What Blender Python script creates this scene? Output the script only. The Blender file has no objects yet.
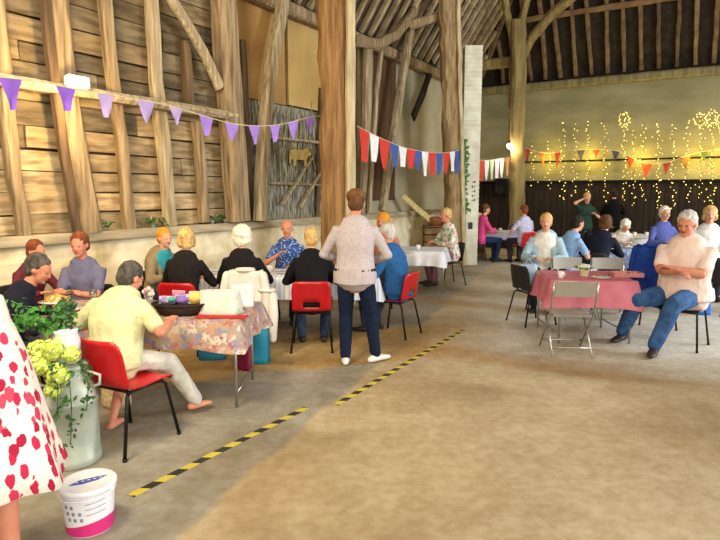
import bpy, bmesh, math, random
from mathutils import Vector, Matrix, Euler, noise
R = math.radians
V = Vector
sc = bpy.context.scene
col = sc.collection
rnd = random.Random(7)
# ------------------------------------------------------------------ camera model
CH, F, PITCH = 1.75, 580.0, math.atan(78/580.0)
def ray(px, py):
    x, y = (px-360)/F, -(py-270)/F
    c, s = math.cos(PITCH), math.sin(PITCH)
    return V((x, c + y*s, y*c - s))
EYE = V((0, 0, CH))
def gp(px, py, z=0.0):                 # point of the horizontal plane z seen at a pixel
    d = ray(px, py); return EYE + d*((z-CH)/d.z)
def dp(px, py, Y):                     # point at forward distance Y
    d = ray(px, py); return EYE + d*(Y/d.y)
AZ = math.atan(350*math.cos(PITCH)/580)
U = V((math.sin(AZ), math.cos(AZ), 0)); W = V((math.cos(AZ), -math.sin(AZ), 0)); Z = V((0, 0, 1))
VL, UE, ZE = -6.42, 17.83, 4.81          # left wall, end wall, eaves height in the barn's own frame
def B(u, v, z=0): return U*u + W*v + Z*z
def lw(px, py, off=0.0):               # point of the left wall plane
    d = ray(px, py); return EYE + d*((VL+off)/d.dot(W))
def ew(px, py, off=0.0):               # point of the end wall plane
    d = ray(px, py); return EYE + d*((UE-off)/d.dot(U))
def arc(px, py, v=-5.03):               # point of the arcade plane
    d = ray(px, py); return EYE + d*(v/d.dot(W))
cam = bpy.data.cameras.new('camera'); cam.sensor_width = 36; cam.lens = F*36/720; cam.clip_end = 200
co = bpy.data.objects.new('camera', cam); col.objects.link(co)
co.location = EYE; co.rotation_euler = (math.pi/2-PITCH, 0, 0); sc.camera = co
# ------------------------------------------------------------------ materials
MATS = {}
def nodes(name):
    m = bpy.data.materials.new(name); m.use_nodes = True
    return m, m.node_tree.nodes, m.node_tree.links, m.node_tree.nodes['Principled BSDF']
def rgb(c):
    if isinstance(c, str):
        c = tuple(int(c[i:i+2], 16)/255 for i in (0, 2, 4))
        c = tuple(x/12.92 if x < .04045 else ((x+.055)/1.055)**2.4 for x in c)
    return (*c[:3], 1)
def mat(name, c1, c2=None, scale=6, rough=.8, bump=0.0, stretch=(1, 1, 1), metal=0, detail=4, lo=.35, hi=.65, vcol=False, bscale=None, em=0, trans=0, coord='Object', spec=.3):
    if name in MATS: return MATS[name]
    m, N, L, b = nodes(name)
    b.inputs['Roughness'].default_value = rough; b.inputs['Metallic'].default_value = metal
    b.inputs['Specular IOR Level'].default_value = spec
    b.inputs['Base Color'].default_value = rgb(c1)
    tc = N.new('ShaderNodeTexCoord'); mp = N.new('ShaderNodeMapping'); L.new(tc.outputs[coord], mp.inputs[0]); mp.inputs['Scale'].default_value = stretch
    nz = N.new('ShaderNodeTexNoise'); nz.inputs['Scale'].default_value = scale; nz.inputs['Detail'].default_value = detail; L.new(mp.outputs[0], nz.inputs['Vector'])
    c2 = c2 if c2 is not None else tuple(x*.8 for x in rgb(c1)[:3])
    cr = N.new('ShaderNodeValToRGB'); cr.color_ramp.elements[0].position = lo; cr.color_ramp.elements[1].position = hi
    cr.color_ramp.elements[0].color = rgb(c2); cr.color_ramp.elements[1].color = rgb(c1); L.new(nz.outputs[0], cr.inputs[0])
    out = cr.outputs[0]
    if vcol:
        at = N.new('ShaderNodeAttribute'); at.attribute_name = 'Col'
        mx = N.new('ShaderNodeMix'); mx.data_type = 'RGBA'; mx.blend_type = 'MULTIPLY'; mx.inputs[0].default_value = 1
        L.new(out, mx.inputs[6]); L.new(at.outputs['Color'], mx.inputs[7]); out = mx.outputs[2]
    L.new(out, b.inputs['Base Color'])
    if em:
        L.new(out, b.inputs['Emission Color']); b.inputs['Emission Strength'].default_value = em
    if trans: b.inputs['Transmission Weight'].default_value = trans
    if bump:
        bp = N.new('ShaderNodeBump'); bp.inputs['Strength'].default_value = bump; bp.inputs['Distance'].default_value = .02
        n2 = nz
        if bscale:
            n2 = N.new('ShaderNodeTexNoise'); n2.inputs['Scale'].default_value = bscale; L.new(mp.outputs[0], n2.inputs['Vector'])
        L.new(n2.outputs[0], bp.inputs['Height']); L.new(bp.outputs[0], b.inputs['Normal'])
    MATS[name] = m; return m
def cells(name, ground, spots, scale=8, size=.35, stretch=(1, 1, 1), rough=.85, rnd_=1.0, warp=.0, keep=0.0):
    """ground colour with voronoi spots of several colours"""
    if name in MATS: return MATS[name]
    m, N, L, b = nodes(name); b.inputs['Roughness'].default_value = rough; b.inputs['Specular IOR Level'].default_value = .2
    tc = N.new('ShaderNodeTexCoord'); mp = N.new('ShaderNodeMapping'); mp.inputs['Scale'].default_value = stretch; L.new(tc.outputs['Object'], mp.inputs[0])
    vec = mp.outputs[0]
    if warp:
        nz = N.new('ShaderNodeTexNoise'); nz.inputs['Scale'].default_value = scale*1.6; L.new(vec, nz.inputs['Vector'])
        sb = N.new('ShaderNodeVectorMath'); sb.operation = 'SUBTRACT'; sb.inputs[1].default_value = (.5, .5, .5); L.new(nz.outputs['Color'], sb.inputs[0])
        sl = N.new('ShaderNodeVectorMath'); sl.operation = 'SCALE'; sl.inputs['Scale'].default_value = warp; L.new(sb.outputs[0], sl.inputs[0])
        ad = N.new('ShaderNodeVectorMath'); L.new(vec, ad.inputs[0]); L.new(sl.outputs[0], ad.inputs[1]); vec = ad.outputs[0]
    vo = N.new('ShaderNodeTexVoronoi'); vo.inputs['Scale'].default_value = scale; vo.inputs['Randomness'].default_value = rnd_; L.new(vec, vo.inputs['Vector'])
    lt = N.new('ShaderNodeMath'); lt.operation = 'LESS_THAN'; lt.inputs[1].default_value = size; L.new(vo.outputs['Distance'], lt.inputs[0])
    sp = N.new('ShaderNodeSeparateColor'); L.new(vo.outputs['Color'], sp.inputs[0])
    cr = N.new('ShaderNodeValToRGB'); cr.color_ramp.interpolation = 'CONSTANT'
    e = cr.color_ramp.elements
    for i, c in enumerate(spots):
        if i < 2: e[i].position = i/len(spots); e[i].color = rgb(c)
        else: x = e.new(i/len(spots)); x.color = rgb(c)
    if len(spots) == 1: e[1].color = rgb(spots[0])
    L.new(sp.outputs[0], cr.inputs[0])
    fac = lt.outputs[0]
    if keep:
        g = N.new('ShaderNodeMath'); g.operation = 'GREATER_THAN'; g.inputs[1].default_value = keep; L.new(sp.outputs[1], g.inputs[0])
        mu = N.new('ShaderNodeMath'); mu.operation = 'MULTIPLY'; L.new(fac, mu.inputs[0]); L.new(g.outputs[0], mu.inputs[1]); fac = mu.outputs[0]
    mx = N.new('ShaderNodeMix'); mx.data_type = 'RGBA'; L.new(fac, mx.inputs[0]); mx.inputs[6].default_value = rgb(ground); L.new(cr.outputs[0], mx.inputs[7])
    L.new(mx.outputs[2], b.inputs['Base Color']); MATS[name] = m; return m
def stripes(name, cs, axis=0, scale=10, rough=.6, diag=0):
    if name in MATS: return MATS[name]
    m, N, L, b = nodes(name); b.inputs['Roughness'].default_value = rough
    tc = N.new('ShaderNodeTexCoord'); sp = N.new('ShaderNodeSeparateXYZ'); L.new(tc.outputs['Object'], sp.inputs[0])
    a = N.new('ShaderNodeMath'); a.operation = 'MULTIPLY_ADD'; L.new(sp.outputs[(axis+1) % 3], a.inputs[0]); a.inputs[1].default_value = diag; L.new(sp.outputs[axis], a.inputs[2])
    s = N.new('ShaderNodeMath'); s.operation = 'MULTIPLY'; s.inputs[1].default_value = scale; L.new(a.outputs[0], s.inputs[0])
    f = N.new('ShaderNodeMath'); f.operation = 'FRACT'; L.new(s.outputs[0], f.inputs[0])
    cr = N.new('ShaderNodeValToRGB'); cr.color_ramp.interpolation = 'CONSTANT'; e = cr.color_ramp.elements
    for i, c in enumerate(cs):
        if i < 2: e[i].position = i/len(cs); e[i].color = rgb(c)
        else: x = e.new(i/len(cs)); x.color = rgb(c)
    L.new(f.outputs[0], cr.inputs[0]); L.new(cr.outputs[0], b.inputs['Base Color']); MATS[name] = m; return m
def emis(name, c, s):
    if name in MATS: return MATS[name]
    m, N, L, b = nodes(name); b.inputs['Base Color'].default_value = rgb(c); b.inputs['Emission Color'].default_value = rgb(c); b.inputs['Emission Strength'].default_value = s
    MATS[name] = m; return m
def fab(name, c, var=.8, scale=14):
    c1 = rgb(c)[:3]; return mat(name, c1, tuple(x*var for x in c1), scale=scale, rough=.9, bump=.25, bscale=30, spec=.15)
# ------------------------------------------------------------------ mesh builder
class MB:
    def __init__(s): s.v, s.f, s.m, s.c = [], [], [], []
    def add(s, vs, fs, mi=0, c=None):
        b = len(s.v); s.v += [V(p) for p in vs]; s.f += [tuple(b+i for i in f) for f in fs]; s.m += [mi]*len(fs)
        s.c += [c or (1, 1, 1)]*len(fs); return s
    def box(s, c, size, rot=None, mi=0, col=None, bev=0.0):
        x, y, z = [a/2 for a in size]; M = rot or Matrix.Identity(3)
        if bev > 0:
            b = min(bev, x*.9, y*.9, z*.9); vs = []; fs = []
            bm = bmesh.new(); bmesh.ops.create_cube(bm, size=1)
            for v in bm.verts: v.co = V((v.co.x*2*x, v.co.y*2*y, v.co.z*2*z))
            bmesh.ops.bevel(bm, geom=list(bm.edges)[:], offset=b, segments=2, affect='EDGES')
            bm.verts.index_update()
            vs = [V(c)+M@v.co for v in bm.verts]; fs = [tuple(v.index for v in f.verts) for f in bm.faces]; bm.free()
            return s.add(vs, fs, mi, col)
        vs = [V(c)+M@V((a*x, b_*y, d*z)) for a in (-1, 1) for b_ in (-1, 1) for d in (-1, 1)]
        return s.add(vs, [(0, 1, 3, 2), (4, 6, 7, 5), (0, 4, 5, 1), (2, 3, 7, 6), (0, 2, 6, 4), (1, 5, 7, 3)], mi, col)
    def loft(s, pts, rad, side=None, n=10, mi=0, cap=True, col=None, closed=False):
        """rings round a path; rad = number or (rx, ry); side = direction of rx"""
        pts = [V(p) for p in pts]; K = len(pts)
        rad = [(r, r) if not isinstance(r, (tuple, list)) else r for r in rad]
        vs, fs = [], []; prev = None
        for i in range(K):
            if closed: t = pts[(i+1) % K]-pts[i-1]
            else: t = pts[min(i+1, K-1)]-pts[max(i-1, 0)]
            if t.length < 1e-9: t = V((0, 0, 1))
            t.normalize()
            a = V(side) if side is not None else (prev if prev is not None else (V((1, 0, 0)) if abs(t.x) < .9 else V((0, 1, 0))))
            a = a-t*a.dot(t)
            if a.length < 1e-6: a = t.orthogonal()
            a.normalize(); b = t.cross(a); prev = a
            for k in range(n):
                an = 2*math.pi*k/n; vs.append(pts[i]+a*(rad[i][0]*math.cos(an))+b*(rad[i][1]*math.sin(an)))
        for i in range(K if closed else K-1):
            j = (i+1) % K
            for k in range(n):
                fs.append((i*n+k, i*n+(k+1) % n, j*n+(k+1) % n, j*n+k))
        if cap and not closed:
            fs.append(tuple(range(n))[::-1]); fs.append(tuple((K-1)*n+k for k in range(n)))
        return s.add(vs, fs, mi, col)
    def rloft(s, pts, rad, side=None, n=10, mi=0):
        """loft with rounded ends"""
        pts = [V(p) for p in pts]; rad = [(r, r) if not isinstance(r, (tuple, list)) else r for r in rad]
        def end(p, q, r):
            t = (p-q); t = t.normalized() if t.length > 1e-9 else V((0, 0, 1)); m = min(r)
            return [(p+t*m*a, (r[0]*b, r[1]*b)) for a, b in ((.5, .866), (.87, .5), (1, .08))]
        a = end(pts[0], pts[1], rad[0])[::-1]; b = end(pts[-1], pts[-2], rad[-1])
        P = [x[0] for x in a]+pts+[x[0] for x in b]; Q = [x[1] for x in a]+rad+[x[1] for x in b]
        return s.loft(P, Q, side, n, mi)
    def ell(s, c, r, rot=None, n=12, k=8, mi=0, col=None):
        M = rot or Matrix.Identity(3); r = (r, r, r) if not isinstance(r, (tuple, list)) else r
        vs, fs = [], []
        for i in range(1, k):
            ph = math.pi*i/k
            for j in range(n):
                th = 2*math.pi*j/n
                vs.append(V(c)+M@V((r[0]*math.sin(ph)*math.cos(th), r[1]*math.sin(ph)*math.sin(th), r[2]*math.cos(ph))))
        for i in range(k-2):
            for j in range(n): fs.append((i*n+j, (i+1)*n+j, (i+1)*n+(j+1) % n, i*n+(j+1) % n))
        b = len(vs); vs.append(V(c)+M@V((0, 0, r[2]))); vs.append(V(c)-M@V((0, 0, r[2])))
        for j in range(n):
            fs.append((b, j, (j+1) % n)); fs.append((b+1, (k-2)*n+(j+1) % n, (k-2)*n+j))
        return s.add(vs, fs, mi, col)
    def lathe(s, prof, c=(0, 0, 0), n=24, mi=0, rot=None, cap=True):
        M = rot or Matrix.Identity(3); vs, fs = [], []
        for r, z in prof:
            for k in range(n):
                a = 2*math.pi*k/n; vs.append(V(c)+M@V((r*math.cos(a), r*math.sin(a), z)))
        for i in range(len(prof)-1):
            for k in range(n): fs.append((i*n+k, i*n+(k+1) % n, (i+1)*n+(k+1) % n, (i+1)*n+k))
        if cap: fs.append(tuple(range(n))[::-1]); fs.append(tuple((len(prof)-1)*n+k for k in range(n)))
        return s.add(vs, fs, mi)
    def build(s, name, mats, parent=None, smooth=False, loc=None, rotz=None):
        me = bpy.data.meshes.new(name); me.from_pydata([tuple(p) for p in s.v], [], s.f)
        if not isinstance(mats, (list, tuple)): mats = [mats]
        for m in mats: me.materials.append(m)
        for p, mi in zip(me.polygons, s.m): p.material_index = mi; p.use_smooth = smooth
        if any(c != (1, 1, 1) for c in s.c):
            at = me.color_attributes.new('Col', 'FLOAT_COLOR', 'CORNER')
            for p, c in zip(me.polygons, s.c):
                for li in p.loop_indices: at.data[li].color = (*c, 1)
        me.validate(); me.update()
        o = bpy.data.objects.new(name, me); col.objects.link(o)
        if parent: o.parent = parent
        if loc is not None: o.location = loc
        if rotz is not None: o.rotation_euler = (0, 0, rotz)
        return o
def tag(o, label=None, cat=None, group=None, kind=None):
    if label: o['label'] = label
    if cat: o['category'] = cat
    if group: o['group'] = group
    if kind: o['kind'] = kind
    return o
def thing(name, label, cat, loc=(0, 0, 0), az=0, group=None):
    o = bpy.data.objects.new(name, None); col.objects.link(o); o.empty_display_size = .1
    o.location = loc; o.rotation_euler = (0, 0, -R(az)); return tag(o, label, cat, group)
def copytree(o, parent=None):
    c = o.copy(); col.objects.link(c); c.parent = parent
    for ch in [x for x in o.children]: copytree(ch, c)
    return c
def place(proto, used, loc, az, label, group=None):
    o = copytree(proto) if used[0] else proto
    used[0] = True
    o.location = loc; o.rotation_euler = (0, 0, -R(az)); o['label'] = label
    if group: o['group'] = group
    return o
def bez(a, b, c, n=12):
    a, b, c = V(a), V(b), V(c); return [a*(1-t)**2+b*2*t*(1-t)+c*t*t for t in [i/n for i in range(n+1)]]
# meshes grown by voxel remeshing, baked together in one go
BLOBS = []
def tex(name, size):
    t = bpy.data.textures.get(name)
    if not t: t = bpy.data.textures.new(name, 'CLOUDS'); t.noise_scale = size
    return t
def blob(mb, name, m, parent, voxel=.012, smooth=4, disp=0, dsize=.05):
    o = mb.build(name, m, parent)
    r = o.modifiers.new('r', 'REMESH'); r.mode = 'VOXEL'; r.voxel_size = voxel; r.use_smooth_shade = True
    if smooth:
        s = o.modifiers.new('s', 'SMOOTH'); s.iterations = smooth; s.factor = .5
    if disp:
        d = o.modifiers.new('d', 'DISPLACE'); d.texture = tex('c%.3f' % dsize, dsize); d.strength = disp; d.mid_level = .5; d.texture_coords = 'LOCAL'
    BLOBS.append(o); return o
def bake():
    dg = bpy.context.evaluated_depsgraph_get(); dg.update()
    for o in BLOBS:
        me = bpy.data.meshes.new_from_object(o.evaluated_get(dg))
        mt = [m for m in o.data.materials]
        old = o.data; o.modifiers.clear(); o.data = me
        if not me.materials:
            for m in mt: me.materials.append(m)
        for p in me.polygons: p.use_smooth = True
        bpy.data.meshes.remove(old)
# ================================================================== THE BARN
m_wood   = mat('old oak timber', 'a48c69', '6a573f', 5, .85, .6, (4, 4, .3), detail=8, vcol=True)
m_woodl  = mat('pale oak timber', 'b8a583', '7f6e50', 5, .85, .6, (4, 4, .3), detail=8, vcol=True)
m_woodd  = mat('dark oak timber', '6e573c', '48382a', 3, .85, .5, (3, 3, .35), detail=8, vcol=True)
m_board  = mat('weathered wall boards', 'c4aa80', '8a7452', 2.2, .9, .6, (1.3, 1.3, 7), detail=8, vcol=True)
m_back   = mat('dark gap behind boards', '665138', '4a3a28')
m_ochre  = mat('ochre plaster panel', 'b08a52', '9a7442', 1.2, .9, .2)
m_cream  = mat('pale cream plaster', 'a8a084', '928a70', 1.0, .9, .2, detail=6)
m_lath   = mat('grey lath and straw', '9a9480', '4e4a3a', 9, .95, .8, (4, 4, .5), lo=.4, hi=.6, detail=8)
m_stone  = mat('limewashed stone plinth', 'e2d6b6', 'c0aa80', 3.2, .95, .8, detail=8, lo=.3, hi=.6)
m_sill   = mat('grey oak sill', 'b9aa8c', '86775a', 2, .9, .4, (.6, .6, 4), detail=8)
m_brick  = mat('whitewashed brick', 'dfdcca', 'c6c2ae', 4, .9, .4)
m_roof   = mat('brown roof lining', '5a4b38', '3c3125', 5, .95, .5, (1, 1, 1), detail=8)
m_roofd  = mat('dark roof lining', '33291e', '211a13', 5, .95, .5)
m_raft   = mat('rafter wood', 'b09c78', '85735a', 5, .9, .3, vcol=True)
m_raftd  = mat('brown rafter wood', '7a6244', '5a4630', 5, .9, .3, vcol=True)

def structure(o): o['kind'] = 'structure'; return o
# floor with worn patches and painted daylight
def floor_mat():
    m, N, L, b = nodes('worn concrete floor'); b.inputs['Roughness'].default_value = .72; b.inputs['Specular IOR Level'].default_value = .35
    tc = N.new('ShaderNodeTexCoord')
    def nz(s, d=6, st=(1, 1, 1), dist=0):
        mp = N.new('ShaderNodeMapping'); mp.inputs['Scale'].default_value = st; L.new(tc.outputs['Object'], mp.inputs[0])
        n = N.new('ShaderNodeTexNoise'); n.inputs['Scale'].default_value = s; n.inputs['Detail'].default_value = d; n.inputs['Distortion'].default_value = dist; L.new(mp.outputs[0], n.inputs['Vector']); return n.outputs[0]
    def ramp(x, a, b_, ca, cb):
        r = N.new('ShaderNodeValToRGB'); e = r.color_ramp.elements; e[0].position = a; e[1].position = b_; e[0].color = rgb(ca); e[1].color = rgb(cb); L.new(x, r.inputs[0]); return r.outputs[0]
    def mix(f, a, c, mode='MIX'):
        x = N.new('ShaderNodeMix'); x.data_type = 'RGBA'; x.blend_type = mode
        if isinstance(f, float): x.inputs[0].default_value = f
        else: L.new(f, x.inputs[0])
        for s, i in ((a, 6), (c, 7)):
            if isinstance(s, str): x.inputs[i].default_value = rgb(s)
            else: L.new(s, x.inputs[i])
        return x.outputs[2]
    sx = N.new('ShaderNodeSeparateXYZ'); L.new(tc.outputs['Object'], sx.inputs[0])
    def lin(ax, ay, c, wob, w):                 # soft edge of the half plane ax*x + ay*y + c > 0, wobbling
        a = N.new('ShaderNodeMath'); a.operation = 'MULTIPLY_ADD'; L.new(sx.outputs[0], a.inputs[0]); a.inputs[1].default_value = ax; a.inputs[2].default_value = c
        d = N.new('ShaderNodeMath'); d.operation = 'MULTIPLY_ADD'; L.new(sx.outputs[1], d.inputs[0]); d.inputs[1].default_value = ay; L.new(a.outputs[0], d.inputs[2])
        e = N.new('ShaderNodeMath'); e.operation = 'MULTIPLY_ADD'; L.new(nz(1.3, 4), e.inputs[0]); e.inputs[1].default_value = wob; L.new(d.outputs[0], e.inputs[2])
        g = N.new('ShaderNodeMapRange'); L.new(e.outputs[0], g.inputs[0]); g.inputs[1].default_value = wob/2-w; g.inputs[2].default_value = wob/2+w; return g.outputs[0]
    def mul(a, c):
        x = N.new('ShaderNodeMath'); x.operation = 'MULTIPLY'; L.new(a, x.inputs[0]); L.new(c, x.inputs[1]); return x.outputs[0]
    base = ramp(nz(.8, 8), .3, .7, 'b3a081', 'cbb996')
    grey = ramp(nz(1.6, 8), .3, .7, '928c7e', 'aaa496')
    # left of the tape the slab is grey
    a, c = gp(215, 505), gp(330, 405); n = V((-(c-a).y, (c-a).x, 0)).normalized()
    left = lin(n.x, n.y, -(n.dot(a)), .25, .03)
    colr = mix(left, base, grey)
    # earth brown strip under the left group and across the middle
    a, c = gp(150, 385), gp(470, 352); n = V((-(c-a).y, (c-a).x, 0)).normalized()
    e1 = lin(n.x, n.y, -(n.dot(a)), .5, .08); a2 = gp(100, 352); c2 = gp(470, 318); e2 = lin(-n.x, -n.y, n.dot(a2), .5, .12)
    e3 = lin(-1, 0, gp(462, 330).x+.6, .6, .1)
    colr = mix(mul(mul(e1, e2), e3), colr, ramp(nz(2.5, 6), .3, .7, 'b5955f', 'c4a875'))
    # cool daylight from the right, painted into the floor colour as a pale area
    a, c = gp(470, 352), gp(720, 385); n = V((-(c-a).y, (c-a).x, 0)).normalized()
    f1 = lin(n.x, n.y, -(n.dot(a)), .5, .15); f2 = lin(1, -.25, -gp(470, 330).x+.25*gp(470, 330).y, 1.0, .5)
    colr = mix(mul(f1, f2), colr, ramp(nz(1.2, 6), .3, .7, 'cac5ba', 'dedad2'))
    # orange-brown stripes by the pink table
    for (p, q, wd) in (((430, 300), (560, 312), .22), ((440, 352), (620, 372), .28)):
        a, c = gp(*p), gp(*q); n = V((-(c-a).y, (c-a).x, 0)).normalized()
        g1 = lin(n.x, n.y, -(n.dot(a))+wd, .3, .1); g2 = lin(-n.x, -n.y, n.dot(a)+wd, .3, .1); g3 = lin(-1, .0, gp(q[0], q[1]).x+.3, 1.0, .5)
        k = N.new('ShaderNodeMath'); k.operation = 'MULTIPLY'; k.inputs[1].default_value = .55; L.new(mul(mul(g1, g2), g3), k.inputs[0])
        colr = mix(k.outputs[0], colr, 'a8875a')
    # blotches, scuffs and pits
    blot = ramp(nz(.55, 5, dist=.6), .45, .62, 'ffffff', 'd2c8b4'); colr = mix(.8, colr, blot, 'MULTIPLY')
    scuff = ramp(nz(9, 10), .62, .72, '000000', 'ffffff'); area = ramp(nz(.9, 3), .5, .62, '000000', '888888')
    colr = mix(mul(scuff, area), colr, 'd8ccb2')
    mot = ramp(nz(4.5, 9), .35, .65, 'e0d6c4', 'ffffff'); colr = mix(.5, colr, mot, 'MULTIPLY')
    mo2 = ramp(nz(14, 6), .4, .6, 'e6dece', 'ffffff'); colr = mix(.55, colr, mo2, 'MULTIPLY')
    pits = ramp(nz(38, 3), .70, .76, 'ffffff', '7d6c52'); colr = mix(.75, colr, pits, 'MULTIPLY')
    vo = N.new('ShaderNodeTexVoronoi'); vo.feature = 'DISTANCE_TO_EDGE'; vo.inputs['Scale'].default_value = .33
    mp = N.new('ShaderNodeMapping'); L.new(tc.outputs['Object'], mp.inputs[0]); mp.inputs['Rotation'].default_value = (0, 0, .35)
    ad = N.new('ShaderNodeMix'); ad.data_type = 'VECTOR'; ad.inputs[0].default_value = .12
    n3 = N.new('ShaderNodeTexNoise'); n3.inputs['Scale'].default_value = 1.5; L.new(mp.outputs[0], n3.inputs['Vector']); L.new(mp.outputs[0], ad.inputs[4]); L.new(n3.outputs['Color'], ad.inputs[5]); L.new(ad.outputs[1], vo.inputs['Vector'])
    crack = ramp(vo.outputs['Distance'], .0, .004, '8d7a5c', 'ffffff'); colr = mix(.12, colr, crack, 'MULTIPLY')
    L.new(colr, b.inputs['Base Color'])
    bp = N.new('ShaderNodeBump'); bp.inputs['Strength'].default_value = .25; bp.inputs['Distance'].default_value = .02; L.new(nz(22, 8), bp.inputs['Height']); L.new(bp.outputs[0], b.inputs['Normal'])
    rr = N.new('ShaderNodeMapRange'); L.new(nz(1.1, 5), rr.inputs[0]); rr.inputs[3].default_value = .5; rr.inputs[4].default_value = .85; L.new(rr.outputs[0], b.inputs['Roughness'])
    return m
mb = MB(); q = [B(-9, VL-.6), B(UE+.6, VL-.6), B(UE+.6, 16), B(-9, 16)]
mb.add([p for p in q]+[p-Z*.3 for p in q], [(3, 2, 1, 0)][:0]+[(0, 3, 2, 1), (4, 5, 6, 7), (0, 1, 5, 4), (1, 2, 6, 5), (2, 3, 7, 6), (3, 0, 4, 7)])
structure(mb.build('floor', floor_mat()))

def wbox(mb, u0, u1, v0, v1, z0, z1, **k):     # box in the barn's own frame
    rot = Matrix((U, W, Z)).transposed(); mb.box(B((u0+u1)/2, (v0+v1)/2, (z0+z1)/2), (u1-u0, v1-v0, z1-z0), rot=rot, **k); return mb
def upx(px): return lw(px, 200).dot(U)
ZP = 1.26                                       # plinth height
# left wall: backing + individual weathered boards, then panels
mb = MB(); wbox(mb, -8, UE+.3, VL-.35, VL-.1, 0, ZE+.1, mi=1)
uP = upx(236)
z = ZP+.02
while z < ZE:
    h = rnd.uniform(.2, .27); u = -7.5
    while u < uP:
        L_ = rnd.uniform(1.2, 2.9); u2 = min(u+L_, uP+.05); t = rnd.uniform(-.012, .012)
        sh = rnd.uniform(.62, 1.12)*(1.0 if z < 2.85 else .6); w = rnd.uniform(-.04, .05)  # boards above the rail get a darker colour to imitate shading
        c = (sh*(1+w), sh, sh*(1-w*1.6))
        if rnd.random() < .1: c = tuple(x*.5 for x in c)
        rot = Matrix((U, W, Z)).transposed() @ Euler((rnd.uniform(-.02, .09), t*.7, 0)).to_matrix()
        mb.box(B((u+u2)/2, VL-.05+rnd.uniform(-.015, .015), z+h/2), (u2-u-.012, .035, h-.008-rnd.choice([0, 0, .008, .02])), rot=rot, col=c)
        u = u2
    z += h
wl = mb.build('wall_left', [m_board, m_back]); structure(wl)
# upper ochre panels, lower lath, dark panel, pale plaster : each its own panel
def panel(name, px0, px1, z0, z1, m, off=-.04, gap=.02):
    mb = MB(); wbox(mb, upx(px0)+gap, upx(px1)-gap, VL+off-.05, VL+off, z0, z1); o = mb.build(name, m); return structure(o)
panel('wall_left_panel', 236, 290, 3.25, ZE, m_ochre)
panel('wall_left_panel', 291, 345, 3.27, ZE, mat('pale ochre plaster panel', 'c2a468', 'ad8c52', 1.2, .9, .2), off=-.03)
panel('wall_left_panel', 236, 352, ZP, 3.24, m_lath, off=-.06)
panel('wall_left_panel', 372, 396, ZP+.3, ZE-.1, mat('dark brown boarded panel', '5c4029', '46301f', 3, .9, .2, (3, 3, .4)), off=-.02)
panel('wall_left_panel', 352, 474, ZP, ZE, m_cream, off=-.06)
# sill and stone plinth
mb = MB(); wbox(mb, -8, UE-.02, VL-.09, VL+.16, ZP-.10, ZP+.02, bev=.015)
structure(mb.build('trim_1', m_sill))
mb = MB(); n = 90; us = [-8+(UE-.02+8)*i/n for i in range(n+1)]; zs = [i*(ZP-.1)/7 for i in range(8)]
vs = []
for u in us:
    for zz in zs: vs.append(B(u, VL+.1+.05*noise.noise(V((u*2.2, zz*3, 3)))+.05*(1-zz), zz))
mb.add(vs, [(i*8+j, (i+1)*8+j, (i+1)*8+j+1, i*8+j+1) for i in range(n) for j in range(7)])
wbox(mb, -8, UE-.02, VL-.09, VL+.04, 0, ZP-.1)
structure(mb.build('wall_plinth', m_stone))
# wall rail and wall plate
def beam(name, pts, wd, dep, m, label=None, cat='beam', group=None, side=None, col=(.999, 1, 1), jit=.012, seed=0, st=False):
    """rough hewn timber along a path, rectangular section"""
    pts = [V(p) for p in pts]; P = []
    for a, b_ in zip(pts[:-1], pts[1:]):
        k = max(1, int((b_-a).length/.25))
        P += [a+(b_-a)*(i/k) for i in range(k)]
    P.append(pts[-1]); K = len(P); L_ = len(pts)-1
    mbb = MB(); vs = []
    for i, p in enumerate(P):
        t = (P[min(i+1, K-1)]-P[max(i-1, 0)]).normalized(); a = V(side)-t*V(side).dot(t); a.normalize(); b_ = t.cross(a)
        w_ = wd if not isinstance(wd, (list, tuple)) else wd[0]+(wd[1]-wd[0])*i/(K-1)
        c = .18*w_
        for (x, y) in ((-w_/2, -dep/2+c), (-w_/2+c, -dep/2), (w_/2-c, -dep/2), (w_/2, -dep/2+c), (w_/2, dep/2-c), (w_/2-c, dep/2), (-w_/2+c, dep/2), (-w_/2, dep/2-c)):
            q = V((i*.7+seed*3.1, x*4, y*4)); vs.append(p+a*(x+jit*noise.noise(q)*2)+b_*(y+jit*noise.noise(q+V((9, 0, 0)))))
    fs = [(i*8+k, i*8+(k+1) % 8, (i+1)*8+(k+1) % 8, (i+1)*8+k) for i in range(K-1) for k in range(8)]
    fs += [tuple(range(8))[::-1], tuple((K-1)*8+k for k in range(8))]
    mbb.add(vs, fs, 0, col); o = mbb.build(name, m)
    if st: return structure(o)
    return tag(o, label, cat, group)
a = lw(0, 86, .05); b_ = lw(232, 119, .05); zr = 2.87
beam('wall_rail', [B(-7, VL+.2, zr), B(upx(226), VL+.2, zr)], .24, .12, m_woodl, 'long horizontal timber rail along the boarded wall behind purple bunting', 'rail', side=W)
beam('wall_plate', [B(-7, VL+.1, ZE), B(UE-.05, VL+.1, ZE)], .2, .22, m_wood, 'horizontal wall plate beam at top of the left wall under the rafters', 'beam', side=W)
def stud(path, wpx, m, label, dep=.14, off=.07, name='timber_stud', colr=(.999, 1, 1), seed=0):
    """post on the left wall following picture points (px, py)"""
    pts = [lw(x, y, off) for x, y in path]; d = pts[len(pts)//2].y
    w0 = wpx/F*d*.93
    return beam(name, pts, w0, dep, m, label, 'post', None, side=U, col=colr, seed=seed)
stud([(-6, -30), (4, 95), (14, 180), (26, 246)], 14, m_wood, 'leftmost brown timber stud leaning on the boarded wall at the photo edge', seed=1)
stud([(52, -25), (64, 80), (74, 150), (90, 232)], 24, m_wood, 'broad timber post behind the bright floodlight on the boarded wall', dep=.2, off=.09, seed=2)
stud([(44, -20), (50, 55), (62, 140), (77, 232)], 9, m_woodd, 'dark narrow plank beside the broad post behind the floodlight', dep=.1, off=.22, seed=3)
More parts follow.
